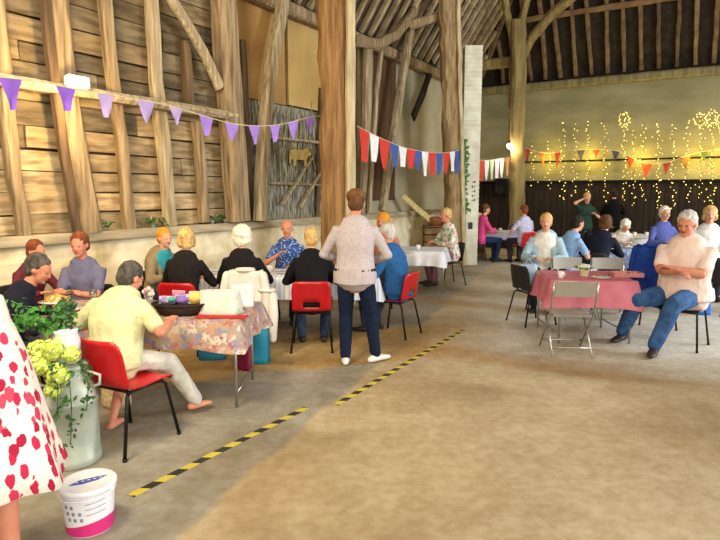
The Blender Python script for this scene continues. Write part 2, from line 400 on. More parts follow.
stud([(103, -20), (110, 60), (121, 140), (130, 230)], 12, m_wood, 'thin timber stud between first floodlit post and the tall pale stud', seed=4)
stud([(150, -20), (156, 80), (164, 150), (170, 226)], 15, m_woodl, 'tall pale straight timber stud left of the diagonal brace', seed=5)
stud([(185, 42), (189, 110)], 9, m_woodd, 'short dark timber stud above the rail under the diagonal brace', off=.05, seed=6)
stud([(196, 122), (201, 170), (204, 222)], 11, m_wood, 'short timber stud below the rail under the diagonal brace', seed=7)
stud([(156, -25), (182, 16), (204, 52), (220, 88)], 12, m_woodl, 'diagonal timber brace curving down to the thick bay post', off=.2, dep=.1, name='timber_brace', seed=8)
stud([(222, -25), (227, 60), (233, 140), (238, 221)], 27, m_wood, 'thick rough bay post where the purple bunting crosses left of the curved post', dep=.3, off=.16, seed=9)
stud([(242, 40), (246, 120), (250, 218)], 8, m_woodd, 'thin dark timber strip right beside the thick bay post', dep=.1, off=.05, seed=10)
stud([(286, -25), (281, 15), (272, 60), (266, 110), (262, 160), (260, 221)], 14, m_woodl, 'curved pale timber post bowing left beside the ochre panels', dep=.18, off=.22, seed=11)
stud([(321, 88), (319, 150), (318, 216)], 5, m_woodd, 'thin dark stud in the grey lath panel', dep=.06, off=.0, seed=12)
stud([(368, 46), (367, 120), (364, 214)], 13, m_woodl, 'timber stud just right of the great oak arcade post', dep=.16, off=.1, seed=13)
stud([(381, 52), (377, 90), (373, 150), (369, 213)], 5, m_woodl, 'slender pale leaning strut at the left edge of dark brown panel', dep=.08, off=.25, name='timber_strut', seed=14)
# cream plaster division strips and lath panel details
beam('lath_rail', [lw(240, 134, .0), lw(352, 146, .0)], .05, .05, m_woodl, 'upper thin rail nailed across the grey lath panel', 'rail', side=W, seed=15)
beam('lath_rail', [lw(240, 182, .0), lw(352, 186, .0)], .06, .05, m_wood, 'lower thin rail nailed across the grey lath panel', 'rail', side=W, seed=16)
k = 0
mb = MB()
for i in range(70):
    px = rnd.uniform(240, 350); y0 = rnd.uniform(100, 150); y1 = y0+rnd.uniform(25, 60)
    a = lw(px, y0, -.03); c = lw(px+rnd.uniform(-8, 8), min(y1, 214), -.03); s_ = rnd.uniform(.6, 1.3)
    mb.loft([a, c], [.012, .009], n=5, col=(s_, s_*.98, s_*.9))
tag(mb.build('lath_sticks', mat('split lath', 'a89e82', '70684f', 8, vcol=True)), 'loose grey laths and straw filling the lower wall panel', 'laths', kind='stuff')
for (p, q, lb) in (((282, 205), (312, 158), 'left diagonal lath strut in the grey panel'), ((300, 208), (322, 170), 'right diagonal lath strut in the grey panel')):
    beam('diagonal_strut', [lw(*p, .03), lw(*q, .03)], .07, .04, m_woodl, lb, 'strut', side=W, seed=p[0])
# flat straw animal cutout on the lath panel
mb = MB()
M3 = Matrix((U, Z, -W)).transposed(); c0 = lw(300, 157, .06)
pts = [(-.30, .02), (-.27, .10), (-.16, .13), (.02, .12), (.14, .14), (.22, .17), (.26, .13), (.33, .09), (.33, .04), (.24, .03), (.20, -.03), (.19, -.15), (.14, -.15), (.13, -.05), (-.12, -.05), (-.14, -.16), (-.19, -.16), (-.20, -.05), (-.26, -.04), (-.30, -.12)]
vs = [c0+M3@V((x, y, s*.01)) for s in (-1, 1) for x, y in pts]; n = len(pts)
mb.add(vs, [tuple(range(n))[::-1], tuple(range(n, 2*n))]+[(i, (i+1) % n, n+(i+1) % n, n+i) for i in range(n)])
tag(mb.build('animal_cutout', mat('straw colour board', 'c9ad66', 'ad8f4c', 12)), 'flat straw coloured animal cutout hung on the grey lath panel', 'wall decoration')
# dark diagonal pole leaning on the pale plaster
beam('leaning_pole', [lw(413, 118, .12), lw(423, 93, .14), lw(433, 64, .16)], .24, .05, mat('nearly black wood', '2c2016', '1c140e', 4, vcol=True), 'near black board leaning diagonally on the pale plaster wall', 'board', side=U, seed=21)
# ---- end wall
m_endl = mat('pale painted boarding', '958f6c', '7c7858', .8, .9, .15, (1, 1, 3), detail=6)
mb = MB(); wbox(mb, UE, UE+.25, VL-.35, 15, 2.05, ZE+.1)
zz = 2.05
while zz < ZE:                                          # wide horizontal boards
    h = .31; rot = Matrix((U, W, Z)).transposed() @ Euler((0, .03, 0)).to_matrix()
    mb.box(B(UE-.01, (VL+15)/2-.1, zz+h/2), (.03, 15-VL-.1, h+.01), rot=rot); zz += h
structure(mb.build('wall_end', m_endl))
mb = MB(); wbox(mb, UE-.04, UE+.25, VL-.35, 15, 0, 2.02)
v = VL
while v < 15:
    w_ = rnd.uniform(.14, .2); s = rnd.uniform(.7, 1.2); wbox(mb, UE-.065, UE-.03, v, v+w_-.012, .02, 2.02, col=(s, s, s)); v += w_
structure(mb.build('wall_end_dado', mat('dark stained dado boards', '2e2318', '1e1610', 4, .8, .3, (3, 3, .5), vcol=True)))
mb = MB(); wbox(mb, UE-.12, UE-.03, VL, 15, 2.0, 2.08, bev=.01); structure(mb.build('trim_2', m_wood))
mb = MB(); wbox(mb, UE-.07, UE-.02, VL, 15, 2.62, 2.66); structure(mb.build('trim_3', m_wood))
beam('end_wall_plate', [B(UE-.08, VL, ZE), B(UE-.08, 15, ZE)], .26, .22, mat('olive brown timber', '8a8058', '6a6040', 3, .85, .4, (3, 3, .35), vcol=True), 'long wall plate beam on top of the pale end wall', 'beam', side=U, seed=31)
# ---- roof
SL = 1.5; RV = 7.0
def roof_left(u, t, d=0): return B(u, VL+t, ZE+.1+SL*t+d)
def roof_end(v, t, d=0): return B(UE-t, v, ZE+.1+SL*t+d)
mb = MB(); q = [roof_left(-9, -.4, .25), roof_left(UE+.4, -.4, .25), roof_left(UE-RV, RV, .25), roof_left(-9, RV, .25)]
mb.add(q+[p+Z*.1 for p in q], [(0, 1, 2, 3), (7, 6, 5, 4), (0, 4, 5, 1), (2, 6, 7, 3)]); structure(mb.build('ceiling', m_roof))
mb = MB(); q = [roof_end(VL-.4, -.4, .25), roof_end(15, -.4, .25), roof_end(15-RV, RV, .25), roof_end(VL+RV, RV, .25)]
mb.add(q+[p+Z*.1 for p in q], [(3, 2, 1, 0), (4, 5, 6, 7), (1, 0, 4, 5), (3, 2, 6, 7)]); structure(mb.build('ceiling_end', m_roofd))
u = 6.8; i = 0
while u < UE-.3:
    tm = min(4.6, UE-u-.1); s = rnd.uniform(.75, 1.25)
    beam('rafter', [roof_left(u, .0, .12), roof_left(u+rnd.uniform(-.05, .05), tm*.5, .12), roof_left(u, tm, .12)], .09, .12, m_raft, 'brown rafter in the row climbing the left roof slope', 'rafter', 'rafters of the left roof slope', side=U, col=(s, s, s*.97), seed=i); u += .36; i += 1
k = 0
for t in (.55, 1.1, 1.65, 2.2, 2.75, 3.3):      # battens across
    mb = MB(); 
    for j in range(3):
        tt = t+j*.18; a = roof_left(5.5, tt, .20); c = roof_left(UE-tt-.1, tt, .20); mb.loft([a, c], [.022, .022], n=4, col=(.9, .9, .85))
    tag(mb.build('roof_battens', m_raft), 'thin battens running across the left roof slope', 'battens', 'battens of the left roof slope')
v = VL+.4; i = 0
while v < 8:
    tm = min(4.6, v-VL-.1); s = rnd.uniform(.7, 1.3)
    if tm > .5:
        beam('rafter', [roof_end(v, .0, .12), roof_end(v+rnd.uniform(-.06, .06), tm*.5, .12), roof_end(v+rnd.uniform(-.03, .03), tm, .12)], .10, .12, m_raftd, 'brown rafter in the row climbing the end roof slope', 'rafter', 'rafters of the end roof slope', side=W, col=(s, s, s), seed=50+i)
    v += .42; i += 1
beam('hip_rafter', [roof_left(UE-.05, .05, .05), roof_left(UE-5, 5, .05)], .16, .2, m_woodd, 'dark hip rafter rising from the far corner where two roof slopes meet', 'rafter', side=W, seed=81)
beam('purlin', [roof_end(VL+1.3, 1.05, -.02), roof_end(9, 1.05, -.02)], .13, .15, mat('mid brown purlin', '8a6c48', '6a5034', 3, .9, .3, vcol=True), 'long brown purlin crossing the end roof slope', 'beam', side=Z, seed=82)
# ---- arcade posts
def apost(path, wpx, dep, m, name, label, v=-5.03, seed=0, w2=None, cat='post'):
    pts = [arc(x, y, v) for x, y in path]; d = pts[-1].y; w0 = wpx/F*d
    return beam(name, pts, [w0, (w2 or wpx)/F*d], dep, m, label, cat, side=V((1, 0, 0)), seed=seed, jit=.02)
m_postA = mat('great oak post', 'a37c4c', '765532', 5, .8, .5, (4, 4, .3), detail=8, vcol=True)
pA = arc(339, 300); base = V((pA.x, pA.y, 0))
def gpost(px_top, px_bot, wt, wb, v, m, name, label, seed, dep=.42, ytop=-60):
    d = B(0, v).y
    # find ground point under px_bot
    lo, hi = 200.5, 420
    for _ in range(50):
        mid = (lo+hi)/2; p = arc(px_bot, mid, v)
        if p.z > 0: lo = mid
        else: hi = mid
    g = arc(px_bot, lo, v); g.z = 0; t = arc(px_top, ytop, v)
    P = [g.lerp(t, i/8)+V((.05*noise.noise(V((i*.5, seed, 0))) if 0 < i < 8 else 0, 0, 0)) for i in range(9)]
    return beam(name, P, [wb/F*g.y, wt/F*t.y], dep, m, label, 'post', side=V((1, 0, 0)), seed=seed, jit=.03), g, t
# great post: brown body with a sawn pale right face
oA, gA, tA = gpost(331, 336, 27, 25, -5.03, m_postA, 'oak_post', 'great squared brown oak arcade post behind the standing man', 41)
m_face = mat('pale weathered oak face', 'cfc09a', 'a39370', 5, .9, .5, (4, 4, .3), vcol=True)
P = [gA+V((.245, -.03, 0)), (gA+tA)/2+V((.26, -.03, 0)), tA+V((.285, -.03, 0))]
fA = beam('pale_face', P, .14, .40, m_face, side=V((1, 0, 0)), cat=None, seed=42); fA.parent = oA; fA['label'] = 'pale sawn right edge'
oB, gB, tB = gpost(446, 457, 18, 18, -5.2, mat('golden oak post', 'aa9068', '7d6748', 5, .85, .6, (4, 4, .3), vcol=True), 'oak_post', 'gnarled oak arcade post left of the whitewashed brick pillar', 43, dep=.4)
P = [gB+V((.15, -.1, 0)), gB.lerp(tB, .45)+V((.17, -.1, 0)), tB+V((.19, -.1, 0))]
fB = beam('pale_face', P, .09, .3, m_face, side=V((1, 0, 0)), cat=None, seed=44); fB.parent = oB
oC, gC, tC = gpost(518, 516, 14, 13, -4.52, mat('olive oak post', '8f7c4c', '6c5b38', 3, .85, .4, (3, 3, .3), vcol=True), 'oak_post', 'far oak arcade post with two curved braces near the end wall', 45, dep=.36, ytop=20)
m_br = MATS['olive oak post']
vC = -4.98
for (pp, lb, w_) in (([(518, 66, 0), (530, 40, .3), (550, 16, .75), (582, -12, 1.4)], 'curved brace rising right from the far oak post', .22), ([(517, 62, 0), (512, 36, .3), (507, 12, .5), (503, -15, .7)], 'brace rising left from the far oak post', .16), ([(519, 30, .2), (524, 10, .3), (529, -10, .5)], 'middle strut above the far oak post', .16)):
    d0 = gC.y; beam('curved_brace', [dp(x, y, d0-q_) for x, y, q_ in pp], w_, .18, m_br, lb, 'brace', side=V((1, 0, 0)), seed=int(pp[0][0]))
beam('tie_beam', [dp(474, 66, gC.y+.1), dp(510, 62, gC.y)], .26, .2, m_br, 'short tie beam between the brick pillar and far oak post', 'beam', side=Z, seed=47)
beam('leaning_strut', [lw(497, 215, 1.0), dp(497, 130, 15.6), dp(503, 90, 15.4), dp(508, 70, 15.2)], .18, .14, m_br, 'slim strut leaning toward the far oak post behind the brick pillar', 'strut', side=V((1, 0, 0)), seed=48) if 0 else None
# leaning strut and arch brace in the middle bay
beam('leaning_strut', [lw(382, 211, .35), lw(391, 150, .35), lw(400, 90, .38), lw(409, 38, .42), lw(419, -12, .5)], .17, .16, m_woodl, 'long pale strut leaning right across the pale plaster bay', 'strut', side=U, seed=51)
beam('arch_brace', [lw(352, 40, .6), lw(378, 44, .6), lw(396, 35, .55), lw(410, 18, .5), lw(424, -8, .5)], .2, .16, m_wood, 'arched brace curving up below the rafters in middle bay', 'brace', side=Z, seed=52)
beam('cross_beam', [lw(408, 26, .5), lw(446, 15, 1.1)], .2, .18, m_wood, 'short cross beam meeting the gnarled oak post near the roof', 'beam', side=Z, seed=53)
beam('gap_strip', [lw(358, 212, .3), lw(357, 120, .3), lw(358, 44, .3)], .07, .06, m_woodd, 'dark thin strip for the shaded gap tight behind the great oak arcade post', 'strut', side=U, seed=54)  # dark strip added for the shade in the gap beside the post
# ---- whitewashed brick pillar
gp_ = gp(467, 264); w_ = 17/F*gp_.y
mb = MB(); H_ = dp(467, 48, gp_.y).z; z = 0; i = 0
while z < H_:
    mb.box((0, 0, z+.05), (w_-.004*(i % 2), w_-.004*(i % 2), .096), bev=.008); z += .1; i += 1
mb.box((0, 0, H_/2), (w_-.03, w_-.03, H_))
mb.build('brick_pillar', m_brick, None, loc=(gp_.x, gp_.y, 0), rotz=-AZ*0); 
tag(bpy.data.objects['brick_pillar'], 'whitewashed square brick pillar standing free with ivy on it', 'pillar')
m_ivy = mat('ivy leaf green', '5c8a3c', '35602a', 20, .7)
def leaves(mb, n, fn, size, rr):
    for _ in range(n):
        p, nn = fn(); nn = V(nn).normalized(); a = nn.orthogonal().normalized(); a.rotate(Matrix.Rotation(rr.uniform(0, 6.28), 3, nn)); b_ = nn.cross(a); s = size*rr.uniform(.6, 1.3)
        mb.add([p-a*s, p-b_*s*.55+nn*s*.2, p+a*s, p+b_*s*.55+nn*s*.2], [(0, 1, 2), (0, 2, 3)])
mb = MB(); x0, y0 = gp_.x-w_/2, gp_.y-w_/2
def f_():
    z = rnd.uniform(1.2, 2.95); return V((x0+.04+rnd.gauss(0, .05), y0-.025, z)), (rnd.uniform(-.5, .5), -1, rnd.uniform(-.3, .5))
leaves(mb, 170, f_, .05, rnd)
tag(mb.build('ivy_garland', m_ivy), 'green ivy garland trailing down the whitewashed brick pillar', 'ivy')
# small dark lettering plate strokes on the pillar
mb = MB()
for i, zc in enumerate((1.98, 1.87, 1.76, 1.66, 1.55)):
    for j in (0, 1):
        mb.box((gp_.x+.05+j*.05, y0-.006, zc+.01*j), (.03, .004, .05 if (i+j) % 2 else .02)); 
tag(mb.build('pillar_lettering', mat('faded dark paint', '4a4d48')), 'small faded dark vertical lettering on the brick pillar', 'lettering')
mb = MB(); mb.box((gp_.x+.02, y0-.012, .95), (.1, .02, .16), bev=.005)
tag(mb.build('switch_box', mat('dark grey plastic', '3a3d40')), 'small dark switch box low on the brick pillar', 'switch box')
# black loudspeaker box by the far post
c = ew(502, 187, .25); t = thing('loudspeaker', 'black square loudspeaker mounted on the end wall behind the far oak post', 'loudspeaker', c, 0)
rotm = Matrix.Rotation(-AZ, 3, 'Z')
mb = MB(); mb.box((0, 0, 0), (.40, .3, .5), rot=rotm, bev=.02); mb.build('cabinet', mat('matt black', '15140f', '0d0c0a', 5), t)
mb = MB(); mb.lathe([(.14, 0), (.15, .01), (.09, -.005), (.03, .01)], (0, 0, 0), rot=rotm@Matrix.Rotation(math.pi/2, 3, 'X')); o = mb.build('speaker_cone', mat('dark rubber', '262420'), t); o.location = rotm@V((0, -.16, -.06))
mb = MB(); mb.box((0, .25, 0), (.1, .22, .06), rot=rotm); o = mb.build('bracket', mat('dark steel', '30302e', metal=.6), t); o.location = (0, 0, 0)
# ================================================================== PEOPLE
m_skin  = mat('light skin', 'd9a284', 'cc9072', 5, .55, spec=.35)
m_skinr = mat('ruddy skin', 'd08c6e', 'c07a5e', 5, .55, spec=.35)
m_lip   = mat('lips', 'a0564c'); m_white = mat('eye white', 'a89484', rough=.6); m_iris = mat('iris', '2e241c', rough=.3)
HAIR = {k: mat(k+' hair', a, b_, 30, .8, .6, (1, 1, .4), bscale=50) for k, a, b_ in (('white', 'efe9d6', 'cfc6ac'), ('grey', '8f8a80', '5d5850'), ('darkgrey', '5a544c', '35302a'), ('blond', 'd9b878', 'b28c4e'), ('brown', '6b4628', '452b18'), ('auburn', '8a4a26', '5e2f18'), ('dark', '2b241f', '171310'), ('ginger', 'd8962e', 'b97a22'), ('silver', 'd6d2cb', 'aaa49a'))}
def ik(a, t, l1, l2, pole):
    a, t = V(a), V(t); d = t-a; L_ = min(d.length, (l1+l2)*.995)
    if L_ < abs(l1-l2)+.02: L_ = abs(l1-l2)+.02
    dn = d.normalized(); t2 = a+dn*L_; x = (l1*l1-l2*l2+L_*L_)/(2*L_); h = math.sqrt(max(0, l1*l1-x*x))
    p = V(pole)-dn*V(pole).dot(dn); p = p.normalized() if p.length > 1e-5 else V((0, 0, 1))
    return a+dn*x+p*h, t2
PN = [0]
def person(label, x, y, az, sit=True, s=1.0, lean=0, hunch=6, side=0, hp=0, hy=0, top='8a8a8a', sleeves='long', legs='30343c', hair='grey', style='short', skin=None,
           shoes='2a2624', hands=None, feet=None, girth=1.0, jacket=None, vox=.014, group=None, seat=.455, pole=(1, -.35, -.8), over=None, twist=0, bust=0, pz=None, dress=None, knees=1, bare=False):
    skin = skin or m_skin; T = thing('person', label, 'person', (x, y, 0), az, group); PN[0] += 1; sd = PN[0]
    mt = top if not isinstance(top, str) else fab('cloth '+top, top)
    ml = legs if not isinstance(legs, str) else fab('cloth '+legs, legs, .75)
    msh = shoes if not isinstance(shoes, str) else mat('shoe '+shoes, shoes, rough=.5)
    zp = pz if pz else ((seat+.105*s*(girth*.3+.7)) if sit else .93*s)
    # spine
    A0, A1, SD = R(lean), R(hunch), R(side)
    cache = [V((0, 0, zp))]; st = .02; p = V((0, 0, zp))
    for i in range(60):
        f = min(1, i*st/.45); a = A0+A1*f*f*1.6
        p = p+V((math.sin(SD*f), math.sin(a), math.cos(a)))*(st*s); cache.append(p.copy())
    def sp(h, off=0):
        if h < 0: return cache[0]+V((0, 0, h*s))
        k = min(58, h/st); i = int(k); q = cache[i].lerp(cache[i+1], k-i)
        a = A0+A1*min(1, h/.45)**2*1.6
        return q+V((0, math.cos(a), -math.sin(a)))*off*s
    tw = R(twist); sx = V((math.cos(tw), math.sin(tw), 0))
    def tors(mb, inf=1.0, h0=-.10, h1=.52, back=0, neck=True):
        S = [(-.10, .125, .10, 0), (-.03, .172, .125, -.01), (.07, .168, .122, .0), (.17, .150, .112, .01), (.28, .162, .12, .01), (.37, .178, .118, .012), (.44, .172, .10, .0), (.485, .130, .085, -.005), (.52, .075, .065, 0), (.57, .056, .056, .0), (.62, .054, .056, .008)]
        P, Q = [], []
        for h, a, b_, o in S:
            if h < h0-.001 or h > h1+.001: continue
            g = 1+(girth-1)*max(0, 1-abs(h-(.13 if girth < 1.3 else .2))/(.42 if girth < 1.3 else .60))
            of = o+(girth-1)*.10*max(0, 1-abs(h-.12)/.25)+back+bust*(.05 if .25 < h < .4 else 0)
            P.append(sp(h, of)); Q.append(((a*g+inf-1)*s, (b_*(g*1.05 if girth > 1.05 else 1)+inf-1)*s))
        mb.rloft(P, Q, sx, 16)
    hc = sp(.70)
    sh = [sp(.435)+sx*(k*.166*s*(1+(girth-1)*.55))+V((0, 0, -.005)) for k in (-1, 1)]
    hands = hands or [(-.12, .34, .22), (.12, .34, .22)]
    feet = feet or ([(-.11, .40, 0), (.11, .36, 0)] if sit else [(-.11, .02, 0), (.11, .0, 0)])
    body = MB(); arms = []
    tors(body, .985)
    for k, hd in zip((-1, 1), hands):
        i = 0 if k < 0 else 1; tgt = V((hd[0], hd[1], zp/s+hd[2]))*s
        pl = V((pole[0]*k, pole[1], pole[2])) if len(hd) < 4 else V(hd[3])
        e, wv = ik(sh[i], tgt, .285*s, .25*s, pl); arms.append((sh[i], e, wv))
        g = 1+(girth-1)*.5
        body.rloft([sh[i], sh[i].lerp(e, .5), e], [.046*s*g, .043*s*g, .036*s*g], n=10)
        body.rloft([e, e.lerp(wv, .35), wv], [.037*s*g, .037*s*g, .024*s], n=10)
        # hand : palm, four fingers and a thumb leaving its side
        d = (wv-e).normalized(); nrm = V((0, 0, 1)) if abs(d.z) < .8 else V((0, 1, 0))
        wx = d.cross(nrm).normalized(); nr = wx.cross(d).normalized()
        if nr.z < 0 and abs(d.z) < .8: nr = -nr
        pc = wv+d*.085*s; r = max(.0085*s, vox*.62)
        body.rloft([wv, wv+d*.03*s, pc], [(.026*s, .016*s), (.038*s, .015*s), (.040*s, .014*s)], wx, 10)
        inw = -1 if wx.dot(V((k, 0, 0))) > 0 else 1      # thumb towards the middle
        for q, (fl, off) in enumerate(((.072, .030), (.080, .010), (.075, -.010), (.058, -.030))):
            b0 = pc+wx*(inw*off*s); b1 = b0+(d*.9-nr*.35).normalized()*fl*.5*s; b2 = b1+(d*.55-nr*.85).normalized()*fl*.5*s
            body.rloft([b0-d*.02*s, b0, b1, b2], [r*1.1, r*1.1, r, r*.85], n=7)
        t0 = wv+d*.03*s+wx*inw*.028*s; t1 = t0+(d*.6+wx*inw*.7).normalized()*.035*s; t2 = t1+(d*.85+wx*inw*.2-nr*.3).normalized()*.032*s
        body.rloft([t0, t1, t2], [r*1.25, r*1.1, r*.9], n=7)
    LG = []
    for k, ft in zip((-1, 1), feet):
        hip = V((k*.092*s, -.0, zp)); an = V((ft[0]*s, ft[1]*s, ft[2]+.085*s))
        kp = V((k*.25*knees, 1, .9)) if sit else V((k*.08, 1, 0))
        kn, an = ik(hip, an, .425*s, .43*s, kp); LG.append((hip, kn, an, len(ft) > 3 and ft[3] or 0))
        g = 1+(girth-1)*.45
        body.rloft([hip, hip.lerp(kn, .5), kn], [.075*s*g, .064*s*g, .048*s*g], n=10)
        body.rloft([kn, kn.lerp(an, .35), an], [.048*s, .048*s, .032*s], n=10)
        fa = R(ft[3]) if len(ft) > 3 else R(k*8); fd = V((math.sin(fa), math.cos(fa), 0))
        foot = [an-fd*.045*s-V((0, 0, .045*s)), an+fd*.06*s-V((0, 0, .048*s)), an+fd*.15*s-V((0, 0, .06*s))]
        body.rloft(foot, [(.03*s, .03*s), (.038*s, .03*s), (.038*s, .018*s)], V((fd.y, -fd.x, 0)), 10)
        if not bare:
            sb = MB(); up = V((0, 0, 1))
            P = [an-fd*.075*s-up*.045*s, an-fd*.04*s-up*.038*s, an+fd*.05*s-up*.042*s, an+fd*.12*s-up*.052*s, an+fd*.185*s-up*.060*s]
            for j in range(5): P[j].z = max(P[j].z, .03*s+ft[2])
            sb.rloft(P, [(.028*s, .030*s), (.040*s, .040*s), (.043*s, .036*s), (.047*s, .028*s), (.03*s, .020*s)], V((fd.y, -fd.x, 0)), 12)
            so = sb.build('shoe', msh, T, smooth=True)
            lo = min(v.co.z for v in so.data.vertices); 
            for v in so.data.vertices: v.co.z = max(v.co.z, .001+ft[2])
    # head
    yaw, pit = R(hy), R(hp); A = A0+A1*1.0
    HR = Matrix.Rotation(-yaw, 3, 'Z') @ Matrix.Rotation(-(A*.45+pit), 3, 'X')
    hb = sp(.60); c0 = hb+HR@V((0, .018, .105))*s
    def H(x_, y_, z_): return c0+HR@V((x_, y_, z_))*s
    body.rloft([sp(.5), sp(.56), H(0, -.012, -.06)], [.056*s*(.8+.2*girth), .054*s*(.8+.2*girth), .052*s], n=12)
    body.ell(H(0, -.008, .022), (.076*s, .094*s, .092*s), HR, 16, 12)
    body.ell(H(0, .026, -.045), (.058*s, .060*s, .068*s), HR, 14, 10)
    body.ell(H(0, .070, -.092), (.024*s, .02*s, .018*s), HR)
    body.ell(H(0, .078, .022), (.05*s, .014*s, .012*s), HR)
    body.rloft([H(0, .086, .015), H(0, .104, -.018), H(0, .104, -.030)], [.009*s, .012*s, .014*s], n=8)
    for k in (-1, 1):
        body.ell(H(k*.079, -.005, -.01), (.010*s, .02*s, .032*s), HR)
        body.ell(H(k*.036, .068, -.025), (.022*s, .016*s, .02*s), HR)
    bo = blob(body, 'body', skin, T, vox, 3)
    for k in (-1, 1):
        e = MB().ell(H(k*.031, .082, .004), (.011*s, .006*s, .006*s), HR, 10, 6).build('eye', m_white, T, True)
        MB().ell(H(k*.031, .0860, .004), (.0078*s, .0036*s, .0058*s), HR, 8, 6).build('iris', m_iris, e, True)
    MB().ell(H(0, .0865, -.058), (.024*s, .011*s, .0065*s), HR, 12, 6).build('mouth', m_lip, T, True)
    # hair
    hm = HAIR[hair]; h = MB()
    if style == 'bald':
        for k in (-1, 1): h.ell(H(k*.066, -.030, -.005), (.022*s, .055*s, .045*s), HR)
        h.ell(H(0, -.075, -.015), (.07*s, .03*s, .05*s), HR)
    else:
        R0 = {'short': (.088, .100, .096), 'bob': (.096, .104, .100), 'long': (.094, .104, .10), 'curly': (.104, .110, .106), 'bun': (.088, .1, .095)}[style]
        h.ell(H(0, -.026, .040), tuple(r*s for r in R0), HR, 18, 12)
        h.ell(H(0, -.05, -.012), ((R0[0]-.006)*s, .066*s, .085*s), HR, 16, 10)
        if style in ('bob', 'curly'):
            for k in (-1, 1): h.ell(H(k*.075, -.02, -.03), (.028*s, .055*s, .065*s), HR)
            h.ell(H(0, -.065, -.055), (.08*s, .045*s, .06*s), HR)
        if style == 'long':
            for k in (-1, 1): h.rloft([H(k*.072, -.01, 0), H(k*.085, -.02, -.09), H(k*.085, -.02, -.17)], [(.028*s, .045*s)]*3)
            h.rloft([H(0, -.07, .0), H(0, -.085, -.1), H(0, -.10, -.2)], [(.085*s, .04*s)]*2+[(.07*s, .03*s)], n=12)
        if style == 'bun': h.ell(H(0, -.12, .06), .042*s, HR)
    blob(h, 'hair', hm, T, vox, 2, .02*s if style != 'curly' else .035*s, .03)
    # top
    if dress is None:
        t = MB(); tors(t, 1.016, -.03, .50)
        t.loft([sp(-.09 if not sit else -.04), sp(.0), sp(.08)], [((.20+(girth-1)*.15)*s, (.152+(girth-1)*.16)*s), ((.200+(girth-1)*.15)*s, (.150+(girth-1)*.16)*s), ((.18+(girth-1)*.16)*s, (.138+(girth-1)*.16)*s)], (1, 0, 0), 18)
        for (a, e, wv) in arms:
            g = 1+(girth-1)*.5; body_in = a+(sp(.40)-a)*.35
            if sleeves == 'long': t.rloft([body_in, a, a.lerp(e, .5), e], [.056*s*g, .058*s*g, .053*s*g, .047*s*g]); t.rloft([e, e.lerp(wv, .4), e.lerp(wv, .93)], [.050*s*g, .047*s*g, .035*s*g])
            else: t.rloft([body_in, a, a.lerp(e, .7)], [.058*s*g, .060*s*g, .058*s*g])
        blob(t, 'top', mt, T, vox, 4, .016, .09)
        # collar
        cb = MB(); cpts = [sp(.515)+V((math.cos(a_)*.066*s, math.sin(a_)*.064*s+.0, .012*math.sin(-a_)*s)) for a_ in [i*math.pi/8 for i in range(16)]]
        cb.loft(cpts, [.012*s]*16, n=6, closed=True); cb.build('collar', mt, T, True)
    if jacket:
        mj = jacket if not isinstance(jacket, str) else fab('cloth '+jacket, jacket)
        j = MB(); tors(j, 1.034, -.10, .50, back=-.035)
        for (a, e, wv) in arms:
            j.rloft([a+(sp(.40)-a)*.35, a, a.lerp(e, .5), e], [.072*s, .076*s, .068*s, .060*s]); j.rloft([e, e.lerp(wv, .4), e.lerp(wv, .9)], [.060*s, .055*s, .042*s])
        for k in (-1, 1):                                    # open fronts
            j.rloft([sp(.46, .05)+V((k*.085*s, 0, 0)), sp(.3, .125)+V((k*.12*s, 0, 0)), sp(.02, .12)+V((k*.14*s, 0, 0))], [(.035*s, .025*s)]*3)
        blob(j, 'jacket', mj, T, vox, 4, .018, .1)
    # legs
    if dress is None:
        l = MB(); g = 1+(girth-1)*.45; gg = 1+(girth-1)*.9
        l.rloft([V((0, -.012, zp-.055*s)), V((0, -.012, zp+.0*s)), sp(.08)], [(.155*s*gg, .105*s*g), (.165*s*gg, .115*s*g), (.150*s*gg, .108*s*g)], (1, 0, 0), 16)
        for hip, kn, an, _ in LG:
            l.rloft([hip, hip.lerp(kn, .5), kn], [.088*s*g, .084*s*g, .068*s*g]); l.rloft([kn, kn.lerp(an, .4), an+V((0, 0, .015*s))], [.068*s*g, .064*s*g, .054*s*g])
        for i_ in range(len(l.v)):
            if sit and l.v[i_].z < seat+.004 and abs(l.v[i_].y) < .21 and abs(l.v[i_].x) < .24: l.v[i_].z = seat+.004
        blob(l, 'trousers', ml, T, vox, 3, .010, .06)
    return T, dict(sp=sp, H=H, HR=HR, arms=arms, zp=zp, s=s, legs=LG)
